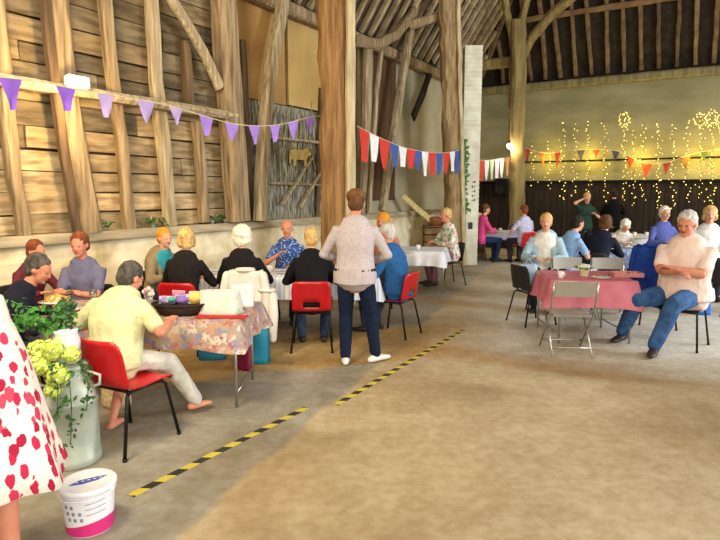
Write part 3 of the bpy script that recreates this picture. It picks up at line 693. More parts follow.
# ================================================================== CHAIRS AND TABLES
m_red = mat('red moulded plastic', 'c8141c', 'b01018', 2, .35, spec=.5)
m_blk = mat('black tube', '1b1a1a', '141313', rough=.4, metal=.3); m_chrome = mat('silver tube', 'b9b6ae', 'a09c94', rough=.3, metal=.75)
m_grey = mat('warm grey seat plastic', '9d978a', '8d877a', 3, .5); m_bplas = mat('black seat plastic', '2c2b2c', '201f20', 3, .5)
def tube(mb, pts, r=.011, n=8, **k): mb.loft(pts, [r]*len(pts), n=n, **k); return mb
def shell_chair(name, label, ms, mleg, slot=True):
    """one piece moulded seat and back on four splayed tube legs; faces +Y, seat top .45"""
    T = thing(name, label, 'chair')
    prof = [(.215, .425), (.20, .447), (.14, .45), (.05, .446), (-.05, .444), (-.13, .446), (-.175, .462), (-.20, .50), (-.213, .56), (-.225, .63), (-.238, .70), (-.252, .76), (-.262, .795)]
    nx = 14; vs = []; fs = []; th = .006
    for side in (0, 1):
        for i, (y, z) in enumerate(prof):
            y0, z0 = prof[max(i-1, 0)]; y1, z1 = prof[min(i+1, len(prof)-1)]; n = V((0, -(z1-z0), (y1-y0))).normalized()
            if n.z < 0 and i < 6: n = -n
            if i >= 6 and n.y > 0: n = -n
            hw = .215 if i < 6 else .215-.0*(i-6)
            if i == 12: hw = .17
            if i == 11: hw = .205
            if i == 0: hw = .19
            for j in range(nx+1):
                f = j/nx*2-1; x = f*hw; cur = .03*abs(f)**3
                yy, zz = (y+cur*1.0, z) if i > 6 else (y, z+(.012*abs(f)**4 if i > 0 else 0))
                p = V((x, yy, zz)); p += (V((0, -1, 0)) if i > 6 else V((0, 0, -1)))*th*side; vs.append(p)
    K = len(prof); N_ = nx+1; off = K*N_
    hole = {(9, j) for j in range(5, 9)} if slot else set()
    hole = {(7, j) for j in range(4, 10)} if slot else set()
    cells_ = [(i, j) for i in range(K-1) for j in range(nx) if (i, j) not in hole]
    cs = set(cells_)
    for i, j in cells_:
        a, b_, c, d = i*N_+j, i*N_+j+1, (i+1)*N_+j+1, (i+1)*N_+j
        fs.append((a, b_, c, d)); fs.append((d+off, c+off, b_+off, a+off))
        for (di, dj, p, q) in ((-1, 0, a, b_), (1, 0, c, d), (0, -1, d, a), (0, 1, b_, c)):
            if (i+di, j+dj) not in cs: fs.append((q, p, p+off, q+off))
    mb = MB().add(vs, fs); mb.build('seat_shell', ms, T, True)
    fr = MB()
    for k in (-1, 1): tube(fr, [(k*.17, -.15, .425), (k*.17, 0, .425), (k*.17, .15, .425)])
    tube(fr, [(-.17, .12, .42), (.17, .12, .42)]); tube(fr, [(-.17, -.12, .42), (.17, -.12, .42)]); fr.build('under_frame', mleg, T, True)
    for a in (-1, 1):
        for b_ in (-1, 1):
            l = MB(); tube(l, [(a*.17, b_*.13, .428), (a*.185, b_*.165, .40), (a*.225, b_*.225-.02*(b_ < 0), .012)], .0115); l.lathe([(.015, 0), (.015, .02)], (a*.225, b_*.225-.02*(b_ < 0), .0), 10); l.build('leg', mleg, T, True)
    return T
def folding_chair(name, label, ms, mleg):
    T = thing(name, label, 'chair'); 
    mb = MB(); mb.box((0, 0, .445), (.42, .40, .022), bev=.01); mb.build('seat', ms, T)
    vs = []; n = 10
    for s_ in (0, 1):
        for i in range(n+1):
            f = i/n*2-1
            for z in (.66, .70, .78, .82): vs.append((f*.215, -.235+.03*f*f-.012*s_-(z-.66)*.15, z))
    o = (n+1)*4; fs = []
    for i in range(n):
        for j in range(3): a = i*4+j; fs += [(a, a+4, a+5, a+1), (a+1+o, a+5+o, a+4+o, a+o)]
        a = i*4; fs += [(a+4, a, a+o, a+4+o), (a+3, a+7, a+7+o, a+3+o)]
    fs += [(1, 0, o, o+1)]*0+[tuple([0, 1, 2, 3, 3+o, 2+o, 1+o, o])[::-1], tuple([n*4, n*4+1, n*4+2, n*4+3, n*4+3+o, n*4+2+o, n*4+1+o, n*4+o])]
    MB().add(vs, fs).build('backrest', ms, T)
    for a in (-1, 1):
        l = MB(); tube(l, [(a*.225, -.255, .82), (a*.225, -.235, .66), (a*.225, -.14, .44), (a*.225, .24, .012)], .011); l.build('front_leg', mleg, T, True)
        l = MB(); tube(l, [(a*.205, .14, .43), (a*.205, -.26, .012)], .011); l.build('rear_leg', mleg, T, True)
    l = MB(); tube(l, [(-.225, .17, .10), (.225, .17, .10)], .009); l.build('front_stretcher', mleg, T, True)
    l = MB(); tube(l, [(-.205, -.19, .10), (.205, -.19, .10)], .009); l.build('rear_stretcher', mleg, T, True)
    return T
def table(label, x, y, rz, lx, ly, h=.74, mtop=None, mleg=None, group=None, inset=.06):
    T = thing('table', label, 'table', (x, y, 0), -rz, group); mtop = mtop or mat('pale table top', 'cfc8b8', 'bdb5a4'); mleg = mleg or m_chrome
    MB().box((0, 0, h-.015), (lx, ly, .03), bev=.008).build('tabletop', mtop, T)
    for a in (-1, 1):
        for b_ in (-1, 1):
            l = MB(); tube(l, [(a*(lx/2-inset), b_*(ly/2-inset), h-.03), (a*(lx/2-inset), b_*(ly/2-inset), 0)], .013); l.build('leg', mleg, T, True)
        l = MB(); tube(l, [(a*(lx/2-inset), -(ly/2-inset), .12), (a*(lx/2-inset), ly/2-inset, .12)], .009); l.build('stretcher', mleg, T, True)
    return T
def cloth(label, x, y, rz, lx, ly, drop, m, h=.742, seed=0, cat='tablecloth', corner=.06, name='tablecloth', group=None):
    """draped cloth, rippling at the hem"""
    rr = random.Random(seed); nl, nw, nd = 26, 16, 6; mb = MB(); ox, oy = lx/2+.012, ly/2+.012
    top = [(i, j) for j in range(nw+1) for i in range(nl+1)]; vs = [V((-ox+2*ox*i/nl, -oy+2*oy*j/nw, h+.003)) for i, j in top]
    fs = [(j*(nl+1)+i, j*(nl+1)+i+1, (j+1)*(nl+1)+i+1, (j+1)*(nl+1)+i) for j in range(nw) for i in range(nl)]
    ring = [(i, 0) for i in range(nl)]+[(nl, j) for j in range(nw)]+[(i, nw) for i in range(nl, 0, -1)]+[(0, j) for j in range(nw, 0, -1)]
    idx = [j*(nl+1)+i for i, j in ring]; prev = idx; n = len(ring); ph = rr.uniform(0, 6)
    for k in range(1, nd+1):
        cur = []; f = k/nd
        for q, (i, j) in enumerate(ring):
            p = vs[j*(nl+1)+i]; nx = -1 if i == 0 else (1 if i == nl else 0); ny = -1 if j == 0 else (1 if j == nw else 0)
            nn = V((nx, ny, 0)).normalized(); dq = min(q % n, abs(q-nl) % n, abs(q-nl-nw) % n, abs(q-2*nl-nw) % n, n-q)
            rip = .022*math.sin(q*1.05+ph)+.015*math.sin(q*.43+ph*2); cn = corner*math.exp(-dq/2.0)
            cur.append(len(vs)); vs.append(V((p.x, p.y, h))+nn*(.012+f*(.025+rip+cn))-Z*(drop*f*(1+.10*math.exp(-dq/2))))
        for q in range(n): fs.append((prev[q], prev[(q+1) % n], cur[(q+1) % n], cur[q])[::-1])
        prev = cur
    mb.add(vs, fs); o = mb.build(name, m, None, True, (x, y, 0), rz)
    return tag(o, label, cat, group)
# ================================================================== THINGS ON THE FLOOR AND THE PARTY
def X(px, d): return (px-360)/F*(d*math.cos(PITCH)+1.2*math.sin(PITCH))
def floc(x, y, az, p):                    # world point to a figure's own frame
    a = R(az); d = V((p[0]-x, p[1]-y, 0)); return d.dot(V((math.cos(a), -math.sin(a), 0))), d.dot(V((math.sin(a), math.cos(a), 0)))
# hazard tape, two lengths with a gap
m_tape = stripes('black and yellow hazard tape', ['c8b542', '2e2b22'], 0, 5.2, .6, diag=.55)
def tape(a, b_, lb):
    a, b_ = gp(*a), gp(*b_); L_ = (b_-a).length; mb = MB(); n = 30; w_ = .028
    vs = [V((L_*i/n, sgn*w_*(1+.12*noise.noise(V((i*1.7, sgn, 0)))), .004)) for i in range(n+1) for sgn in (-1, 1)]
    vs += [v-Z*.003 for v in vs]; o = 2*(n+1)
    fs = [(2*i, 2*i+2, 2*i+3, 2*i+1) for i in range(n)]+[(2*i+1+o, 2*i+3+o, 2*i+2+o, 2*i+o) for i in range(n)]+[(2*i, 2*i+o, 2*i+2+o, 2*i+2) for i in range(n)]+[(2*i+1, 2*i+3, 2*i+3+o, 2*i+1+o) for i in range(n)]
    d = b_-a; return tag(mb.add(vs, fs).build('floor_tape', m_tape, None, False, (a.x, a.y, 0), math.atan2(d.y, d.x)), lb, 'tape')
tape((131, 496), (306, 408), 'black and yellow floor tape strip nearest the camera, beside the bucket')
tape((336, 405), (463, 330), 'farther black and yellow floor tape strip ending behind the standing man')
# ---- bucket
bx, by = X(84, 2.86), 2.86
T = thing('bucket', 'white plastic tub with pink base band and blue motif on its lid', 'bucket', (bx, by, 0), 0)
m_wp = mat('white plastic', 'eeeef2', 'e0e0e6', 3, .35, spec=.5); m_pk = mat('pink print', 'd8347c', 'c42a70', rough=.4); m_bl = mat('blue print', '3a55b8', '2c46a4', rough=.4)
MB().lathe([(.112, 0), (.114, .004), (.121, .09), (.129, .215), (.132, .235), (.132, .24)], n=40).build('tub', m_wp, T, True)
mb = MB(); n = 48                                   # slanting pink band
vs = []
for i in range(n+1):
    a = 2*math.pi*i/n; zt = .055+.03*math.cos(a+.4)
    for z in (.006, zt): r = .1145+.08*z; vs.append(V((r*math.cos(a)*1.008, r*math.sin(a)*1.008, z)))
mb.add(vs, [(2*i, 2*i+2, 2*i+3, 2*i+1) for i in range(n)]).build('pink_band', m_pk, T, True)
lid = MB().lathe([(.139, .228), (.142, .232), (.142, .25), (.136, .256), (.122, .252), (.02, .252), (.0, .252)], n=40).build('lid', m_wp, T, True)
mb = MB(); n = 5; pts = [(-.085, -.030), (-.04, .012), (.035, .030), (.092, .034), (.05, -.006), (-.02, -.030)]
rt = Matrix.Rotation(.35, 3, 'Z')
mb.add([rt@V((x, y, z)) for z in (.2535, .256) for x, y in pts], [(0, 5, 4, 3, 2, 1)[::1], (6, 7, 8, 9, 10, 11)[::-1]]+[(i, (i+1) % 6, 6+(i+1) % 6, 6+i) for i in range(6)]).build('blue_motif', m_bl, lid)
for i in range(5):
    mb = MB(); c = rt@V((-.05+i*.028, -.010+i*.006, .2562)); mb.box(c, (.014, .006, .001), rot=rt); mb.build('lid_lettering', m_wp, lid)
m_gp = mat('grey print', '8d8d98')
for r_ in range(3):
    for c_ in range(2+(r_ > 0)):
        a = R(-118+c_*15+r_*3); z = .17-r_*.034; rr = .1145+.08*z+.0015
        mb = MB(); mb.box((rr*math.cos(a), rr*math.sin(a), z), (.014, .003, .016), rot=Matrix.Rotation(a+math.pi/2, 3, 'Z')); mb.build('printed_mark', m_gp, T)
for r_ in range(3):
    mb = MB()
    for c_ in range(10):
        a = R(-72+c_*4.5); z = .185-r_*.03; rr = .1145+.08*z+.0012; mb.loft([(rr*math.cos(a), rr*math.sin(a), z+.002*c_*.4), (rr*math.cos(a+.07), rr*math.sin(a+.07), z+.002*(c_+1)*.4)], [.0018, .0018], n=4)
    mb.build('printed_line', m_gp, T)
mb = MB(); tube(mb, [V((.143*math.cos(a), .143*math.sin(a), .225-.02*abs(math.sin((a)*.5)))) for a in [R(-200+i*10) for i in range(22)]], .0035); mb.build('handle', m_wp, T, True)
for a in (R(160), R(-10)): MB().ell((.138*math.cos(a), .138*math.sin(a), .222), .012).build('handle_lug', m_wp, T, True)
# ---- milk churn with flowers
cx, cy = X(67, 3.6), 3.62
T = thing('milk_churn', 'pale grey-green painted metal milk churn topped with flowers', 'milk churn', (cx, cy, 0), 0)
m_ch = mat('pale grey green enamel', 'bcc4b4', '98a294', 4, .45, .15, metal=.2)
MB().lathe([(.165, 0), (.17, .01), (.172, .05), (.165, .06), (.165, .40), (.171, .41), (.171, .425), (.163, .435), (.15, .50), (.115, .56), (.10, .58), (.10, .64)], n=40).build('churn_body', m_ch, T, True)
MB().lathe([(.11, .62), (.122, .625), (.122, .655), (.105, .66)], n=36).build('rim', m_ch, T, True)
for k in (-1, 1):
    mb = MB(); tube(mb, [(k*.145, 0, .50), (k*.20, 0, .52), (k*.205, 0, .58), (k*.115, 0, .61)], .010); mb.build('handle', m_ch, T, True)
T = thing('flower_arrangement', 'arrangement of lime hydrangea heads and trailing ivy on the milk churn', 'flowers', (cx, cy, .662), 0)
m_lime = cells('lime petals', 'c6d860', ['d9e57a', 'b4cc4c', 'e6ec9a'], 60, .5); m_lf = mat('fresh leaf green', '5a9a3e', '336b28', 18, .6); m_dk = mat('dark leaf green', '47703a', '274a24', 18, .6)
MB().lathe([(.06, 0), (.085, .02), (.085, .14), (.07, .2), (.078, .22)], n=24).build('vase', mat('white glaze', 'e2e8ee', rough=.2), T, True)
rr = random.Random(5)
for (x, y, z, r) in ((-.10, -.14, .03, .085), (.03, -.18, -.02, .08), (-.02, -.12, .12, .075), (.08, -.10, .08, .06), (-.16, -.03, .10, .07), (.0, -.19, -.12, .055)):
    mb = MB()
    for q in range(46):
        d = V((rr.gauss(0, 1), rr.gauss(0, 1), rr.gauss(0, 1))).normalized(); p = V((x, y, z))+d*r*.85
        a = d.orthogonal().normalized(); b_ = d.cross(a); s = r*.26
        mb.add([p+a*s+d*.004, p+b_*s, p-a*s+d*.004, p-b_*s, p+d*s*.5], [(0, 1, 4), (1, 2, 4), (2, 3, 4), (3, 0, 4)])
    mb.ell((x, y, z), r*.8); mb.build('hydrangea_head', m_lime, T)
for q in range(9):
    a = rr.uniform(0, 6.28); top_ = V((-.12+.2*math.cos(a), -.04+.12*math.sin(a), rr.uniform(.22, .42))); mb = MB()
    pts = bez((0, 0, .15), (top_.x*.3, top_.y*.3, .3), top_, 8); tube(mb, pts, .003, 5)
    def f_(pts=pts): p = rr.choice(pts[2:]); return p+V((rr.gauss(0, .03), rr.gauss(0, .03), rr.gauss(0, .025))), (rr.gauss(0, .6), -1+rr.gauss(0, .5), rr.gauss(.3, .5))
    leaves(mb, 26, f_, .028, rr); mb.build('leafy_stem', m_lf if q % 2 else m_dk, T)
for q, (x0, y0, x1, z1) in enumerate(((.05, -.16, .09, -.45), (.12, -.08, .16, -.28), (.02, -.2, .03, -.30))):
    mb = MB(); pts = bez((x0, y0, .06), (x1+.06, y0-.06, -.02), (x1, y0-.04, z1), 12); tube(mb, pts, .003, 5)
    def f_(pts=pts): p = rr.choice(pts[1:]); return p+V((rr.gauss(0, .018), rr.gauss(0, .018)-.01, rr.gauss(0, .02))), (rr.gauss(0, .5), -1, rr.gauss(.2, .4))
    leaves(mb, 34, f_, .02, rr); mb.build('trailing_ivy', m_dk, T)
# ---- straw handbag
hx, hy = X(113, 4.55), 4.55
T = thing('handbag', 'beige straw handbag on the floor behind the front red chair', 'handbag', (hx, hy, 0), 10)
m_straw = mat('beige woven straw', 'd8c39a', 'b89c6c', 40, .9, .5)
mb = MB(); mb.loft([(0, 0, .005), (0, 0, .05), (0, 0, .18), (0, 0, .27)], [(.11, .055), (.13, .07), (.125, .06), (.115, .045)], (1, 0, 0), 20); mb.build('bag_body', m_straw, T, True)
for k in (-1, 1):
    mb = MB(); tube(mb, bez((-.07, k*.045, .26), (0, k*.05, .46), (.07, k*.045, .26), 10), .006); mb.build('handle', mat('tan leather', 'a87848', '8a5e34'), T, True)
# ---- chairs (prototypes, first use moves them)
RC = shell_chair('plastic_chair', 'red', m_red, m_blk); RU = [False]
BC = shell_chair('plastic_chair', 'black', m_bplas, m_blk, False); BU = [False]
FC = folding_chair('folding_chair', 'grey', m_grey, m_chrome); FU = [False]
def rchair(x, y, az, lb): return place(RC, RU, (x, y, 0), az, lb)
def bchair(x, y, az, lb): return place(BC, BU, (x, y, 0), az, lb)
def fchair(x, y, az, lb): return place(FC, FU, (x, y, 0), az, lb)
def sitter(label, px, d, az, ch=None, chl=None, foff=-.03, fw=None, hw=None, **k):
    """a seated person whose chair centre is seen at column px at distance d"""
    x, y = X(px, d), d; a = R(az)
    if ch: ch(x, y, az, chl)
    s = k.get('s', 1.0); bk = -.05+(k.get('girth', 1)-1)*.12; x2, y2 = x+math.sin(a)*bk, y+math.cos(a)*bk
    if fw:
        k['feet'] = [(*[q/s for q in floc(x2, y2, az, gp(*p))], 0) for p in fw]
    if hw:
        zp = .455+.105*s*(k.get('girth', 1)*.3+.7); k['hands'] = []
        for p in hw:
            l = floc(x2, y2, az, p); k['hands'].append((l[0]/s, l[1]/s, (p[2]-zp)/s))
    return person(label, x2, y2, az, True, **k)
RAD = .24
# front left table and the people round it
NC = shell_chair('plastic_chair', 'large red plastic chair in the left foreground under the yellow-shirted person', m_red, m_blk, False); NC.scale = (1.08, 1.05, 1.0); NC.location = (X(125, 3.93), 3.93, 0); NC.rotation_euler = (0, 0, -R(26))
sitter('person in pale yellow shirt and light trousers on the front red chair, back turned', 113, 4.02, 14, s=.94, lean=14, hunch=24, side=-12, girth=1.3, top='d3d3a2', sleeves='short', legs='cfc8ba', hair='darkgrey', style='short', hp=8, hy=20,
       feet=[(-.10, .10, 0), (.36, .56, .03, 25)], hands=[(-.30, .36, .22), (.30, .34, .25)], skin=m_skinr, vox=.010, bare=True, group=None)
tb1 = table('long table in the left foreground under floral patchwork cloth', -1.90, 4.92, R(-3), 1.9, .82)
m_patch = cells('floral patchwork cloth', 'a48878', ['a8685c', 'b8a494', '85839a', 'b88c70', '9c9680', 'c8b8aa', '946470'], 19, .6, warp=.12)
cloth('floral patchwork tablecloth on the left foreground table', -1.90, 4.92, R(-3), 1.9, .82, .22, m_patch, seed=3)
sitter('person in dark navy top with dark grey hair at left end of the floral table', 10, 4.42, 62, bchair, 'black chair under the navy-topped person at the left edge', s=.95, lean=14, hunch=14, top='20202e', hair='darkgrey', hp=12, skin=m_skinr, hands=[(-.1, .4, .28), (.12, .4, .24)], hy=25)
sitter('person in purple-grey vest with folded tanned arms facing the camera', 87, 5.75, 178, bchair, 'black chair across the floral table under the purple-vested person', s=.98, lean=4, hunch=6, top='6d6a84', sleeves='short', hair='auburn', skin=m_skinr, hands=[(.02, .36, .24), (-.02, .40, .26)], hp=6)
sitter('brown-haired person in maroon top seated farthest left by the plinth', 32, 5.9, 110, bchair, 'black chair under the maroon-topped person farthest left', s=.9, lean=6, hunch=12, top='6a2c34', hair='auburn', skin=m_skinr)
# standing person in the leaf print dress at the left edge
px_, py_ = X(-29, 2.40), 2.40
m_dress = cells('red leaf print on cream', 'efe6d8', ['c42a4c', 'd83a5c', 'b0203e', 'cf4a62'], 19, .43, (1.15, 1.15, .72), warp=.03, keep=.12)
T, I = person('person standing at the left edge in a cream dress with red leaf print', px_, py_, 20, False, s=.96, dress=True, hair='grey', style='bob', skin=m_skinr, shoes='8e1f30', top='efe6d8', hands=[(-.22, .14, .05), (-.04, .26, .10)], feet=[(-.12, .05, 0), (.25, -.03, 0)], vox=.012, pole=(1, -.6, -.5))
sp = I['sp']; s = .96; mb = MB(); vs = []; n = 56; zs = []
prof = [(1.42, .10, .08), (1.39, .175, .11), (1.32, .215, .14), (1.22, .25, .18), (1.12, .285, .21), (1.02, .31, .235), (.90, .335, .26), (.78, .36, .285), (.66, .39, .31), (.54, .42, .34)]
for i, (z, a_, b_) in enumerate(prof):
    f = max(0, (1.0-z)/.54)
    for k in range(n):
        t = 2*math.pi*k/n; r = 1+f*(.05*math.sin(t*9)+.03*math.sin(t*5+1)); vs.append(V((a_*r*math.cos(t), b_*r*math.sin(t), (z-.0)*s*1.0-.02*f*math.sin(t*4))))
mb.add(vs, [(i*n+k, i*n+(k+1) % n, (i+1)*n+(k+1) % n, (i+1)*n+k)[::-1] for i in range(len(prof)-1) for k in range(n)])
dr = mb.build('dress', m_dress, T, True); sol = dr.modifiers.new('s', 'SOLIDIFY'); sol.thickness = .006
mb = MB()
for (a, e, wv) in I['arms']: mb.rloft([a+(sp(.4)-a)*.3, a, a.lerp(e, .6)], [.062, .066, .062])
blob(mb, 'sleeves', m_dress, T, .014, 3)
# ---- middle table, people and chairs
tb2 = table('long middle table with pale blue cloth left of the standing man', -.97, 7.22, 0, 2.35, .76)
m_pb = stripes('pale blue and cream cloth', ['c9cfe0', 'dfe2e6', 'b9c2dc', 'e6e4dc'], 0, 9, .9)
cloth('pale blue striped tablecloth on the middle table', -.97, 7.22, 0, 2.35, .76, .26, m_pb, seed=5)
sitter('blond person in black cardigan on a red chair, back to camera', 186, 6.32, 8, rchair, 'red plastic chair under the blond black-cardigan sitter, tray in front', s=.98, lean=4, hunch=10, top='221d1c', hair='blond', style='bob', legs='262428', hy=-25)
sitter('person in teal top and beige open jacket at the left end of middle table', 163, 6.95, 118, bchair, 'black chair under the teal-topped person by the plinth', s=.94, lean=4, hunch=8, top='2f8f9a', jacket='8c7c5e', hair='ginger', style='short', hy=10)
sitter('white-haired person in black top whose chair back carries a white coat', 243, 6.42, 2, bchair, 'black chair with white coat over it in the middle row', s=1.0, lean=2, hunch=8, top='1d1a1c', hair='white', style='curly', legs='1f1e24')
sitter('red-faced person in blue patterned shirt facing the camera across middle table', 288, 8.0, 182, bchair, 'black chair under the blue patterned shirt sitter', s=1.0, lean=0, hunch=6, top=cells('blue patterned cloth', '34508c', ['8fa4d0', '24386c', 'b4c0dc'], 40, .4), hair='silver', style='bald', skin=m_skinr, hp=4, sleeves='short', hands=[(-.14, .36, .22), (.08, .3, .36)])
sitter('person in black hooded jacket on the red chair beside the standing man', 312, 6.42, -3, rchair, 'red plastic chair with dark back slot beside the standing man', s=.98, lean=6, hunch=12, girth=1.12, top='1b1a1e', hair='blond', style='short', legs='34405a', feet=[(-.13, .30, 0), (.13, .30, 0)])
mb = MB(); x0, y0 = X(312, 6.42), 6.34
T = thing('standing_guest', '', '') if 0 else None
sitter('white-haired person in bright blue jacket on the red chair right of the standing man', 396, 7.05, 300, rchair, 'red plastic chair seen side-on right of the standing man', s=1.0, lean=5, hunch=12, girth=1.12, top='2f6298', hair='silver', style='short', legs='2e3a52', hy=-10, skin=m_skinr)
sitter('ginger-haired person beyond the blue-jacketed sitter', 384, 8.9, 205, bchair, 'black chair under the ginger-haired person', s=1.06, top='b8785a', hair='ginger', style='bob', lean=2, skin=m_skinr)
# standing man
m_check = cells('lilac grey check shirt', 'b0a4a4', ['c2b8b8', '9c9298', 'b8aeb0'], 150, .5)
T, I = person('person standing with back to camera in lilac-grey shirt, dark jeans and cap', X(355, 5.74), 5.74, 6, False, s=1.01, lean=1, hunch=8, girth=1.12, top=m_check, legs='182238', hair='brown', style='short', shoes='e8e6e0', sleeves='long', hands=[(-.16, .26, .12, (-1, -.3, -.8)), (.17, .28, .10, (1, -.3, -.8))], feet=[(-.10, .02, 0, -6), (.20, .10, 0, 42)], vox=.010, skin=m_skinr, hp=12)
H = I['H']; HR = I['HR']; m_cap = mat('brown cap', '7a5232', '5c3c24', 20, .9)
mb = MB(); mb.ell(H(0, -.012, .070), (.104, .124, .080), HR, 18, 10); cp = blob(mb, 'cap', m_cap, T, .010, 3)
mb = MB(); mb.ell(H(0, .12, .055), (.065, .06, .008), HR, 16, 6); mb.build('cap_brim', m_cap, cp, True)
mb = MB(); sp = I['sp']; tz = I['zp']+.045
pts = [V((math.cos(a)*.205, math.sin(a)*.152, tz)) for a in [i*math.pi/12 for i in range(24)]]; mb.loft(pts, [(.008, .018)]*24, n=6, closed=True); mb.build('belt', mat('dark leather', '221a16'), T, True)
# right hand foreground: big seated man with crossed arms
m_jean = mat('mid blue denim', '3d6496', '27466e', 9, .9, .2)
T, I = sitter('big grey-haired man in pale pink shirt with crossed arms beside the pink table', 684, 6.5, 224, bchair, 'black chair under the big man with crossed arms', s=1.15, lean=-2, hunch=7, girth=1.45, top=mat('pale pink cotton', 'ecd8cc', 'dfc0b2', 3, .9, .1), sleeves='short', legs=m_jean, hair='silver', style='short', skin=m_skinr, vox=.011, hp=12, hy=4, pz=.60, 
       hands=[(.03, .335, .29, (-1, -.1, -.7)), (-.03, .385, .26, (1, -.1, -.7))], feet=None, knees=.25, fw=[(654, 355), (622, 341)], shoes='3a2a26')
# ---- table with pink cloth
ptx, pty = X(583, 6.98), 6.98
table('small square table under the pink cloth on the right', ptx, pty, R(-6), .92, .90, inset=.05)
m_pink = mat('dusty pink cloth', 'd2808e', 'c06c7c', 4, .9, .2)
cloth('dusty pink tablecloth on the small right-hand table', ptx, pty, R(-6), .92, .90, .30, m_pink, seed=9, corner=.09)
fchair(X(568, 6.22), 6.22, 4, 'grey folding chair with silver legs in front of the pink table')
fchair(X(575, 8.0), 8.02, 172, 'grey folding chair behind the pink table, left of two')
fchair(X(612, 8.0), 7.98, 184, 'grey folding chair behind the pink table, right of two')
# right middle group
sitter('white-topped person in pale blue cardigan on the black chair left of pink table', 544, 8.7, 200, bchair, 'black chair beside pink table under the pale blue cardigan sitter', s=1.05, top='eceade', jacket='a9c4d2', hair='blond', style='short', legs='33343e', hunch=4, lean=-2)
sitter('dark-haired person in light blue shirt on a black chair beyond the pink table', 566, 9.2, 70, bchair, 'black chair under the light blue shirted person', s=1.04, top='8fb2dc', hair='dark', style='short', lean=10, hunch=12, legs='c4c8d4', sleeves='short')
sitter('brown-haired person in black jacket leaning to the blue cloth table', 597, 9.4, 40, bchair, 'black chair under the leaning black-jacketed person', s=1.04, top='1e2030', hair='brown', style='bob', lean=10, hunch=14, side=6)
t5x, t5y = X(622, 10.6), 10.6
table('table under blue and white cloth beyond the pink table', t5x, t5y, -AZ, 1.5, .85)
m_bw = cells('blue and white floral cloth', '9fb4e2', ['dfe8f8', '7e98d8', 'c4d2f2'], 22, .5)
cloth('blue and white floral tablecloth beyond the pink table', t5x, t5y, -AZ, 1.5, .85, .32, m_bw, seed=11)
sitter('pale-haired person in cream top leaning over the blue and white cloth', 619, 11.6, 185, bchair, 'black chair behind the blue and white cloth under the cream-topped person', s=.92, top='e4dccc', hair='white', style='curly', lean=16, hunch=20)
sitter('white-haired person in purple-blue top behind the big man', 662, 11.2, 178, bchair, 'black chair under the purple-topped person', s=1.1, top='5a62a0', hair='white', style='short', hunch=4)
sitter('blond person in white top seated at the right photo edge', 706, 9.7, 205, bchair, 'black chair under the white-topped person at right edge', s=1.14, top='f0efec', hair='blond', style='bob', hunch=5, girth=1.1)
t6x, t6y = X(650, 13.6), 13.6
table('far table with white cloth near the dark dado', t6x, t6y, -AZ, 2.0, .8)
cloth('white tablecloth on the far table near the dark dado', t6x, t6y, -AZ, 2.0, .8, .25, mat('white cotton cloth', 'e6e6ea', 'd4d6de', 5, .9), seed=12)
person('person in dark green top standing far back with an arm raised', X(584, 14.6), 14.6, 175, False, s=.99, top='2c4034', hair='blond', legs='23242a', hands=[(-.1, .3, .3), (.14, .12, .66, (1, .3, -.2))], vox=.018, sleeves='short')
person('person all in black standing against the dark dado', X(612, 15.9), 15.9, 20, False, s=1.04, top='101012', hair='dark', legs='121214', vox=.018)
# far left tables
t3x, t3y = X(421, 10.3), 10.3
table('small table with white cloth right of the blue-jacketed sitter', t3x, t3y, R(-12), .82, .9)
cloth('plain white tablecloth right of the blue-jacketed sitter', t3x, t3y, R(-12), .82, .9, .24, MATS['white cotton cloth'], seed=13)
m_flor = cells('green and pink floral blouse', 'cfd6c0', ['6f9a6a', 'd87c94', 'e8e4d8', '8aa87c'], 22, .55)
sitter('pink-faced person in green and pink floral blouse left of the brick pillar', 449, 11.0, 250, bchair, 'black chair left of the brick pillar under the floral blouse person', s=1.08, top=m_flor, hair='blond', style='short', skin=m_skinr, lean=4, hunch=8, legs='8c5a6a')
sitter('person in bright pink top and dark jeans right of the brick pillar', 482, 14.6, 78, bchair, 'black chair right of the brick pillar under the pink-topped person', s=1.08, top='e0508c', hair='brown', style='short', legs='26385c', lean=3, hunch=8, vox=.017)
t4x, t4y = X(506, 15.1), 15.1
table('far white-topped table between the pink-topped person and the red chair', t4x, t4y, R(-8), 1.35, .8)
cloth('lilac-white tablecloth on the far table right of the pillar', t4x, t4y, R(-8), 1.35, .8, .2, mat('lilac white cloth', 'd9d8ea', 'c6c6de', 5, .9), seed=14)
sitter('person in lilac-white blouse on the far red chair', 524, 14.2, 338, rchair, 'far red plastic chair under the lilac-bloused person', s=1.06, top='cfcbe6', hair='auburn', style='short', legs='3a3440', lean=3, hunch=6, vox=.017, sleeves='short')
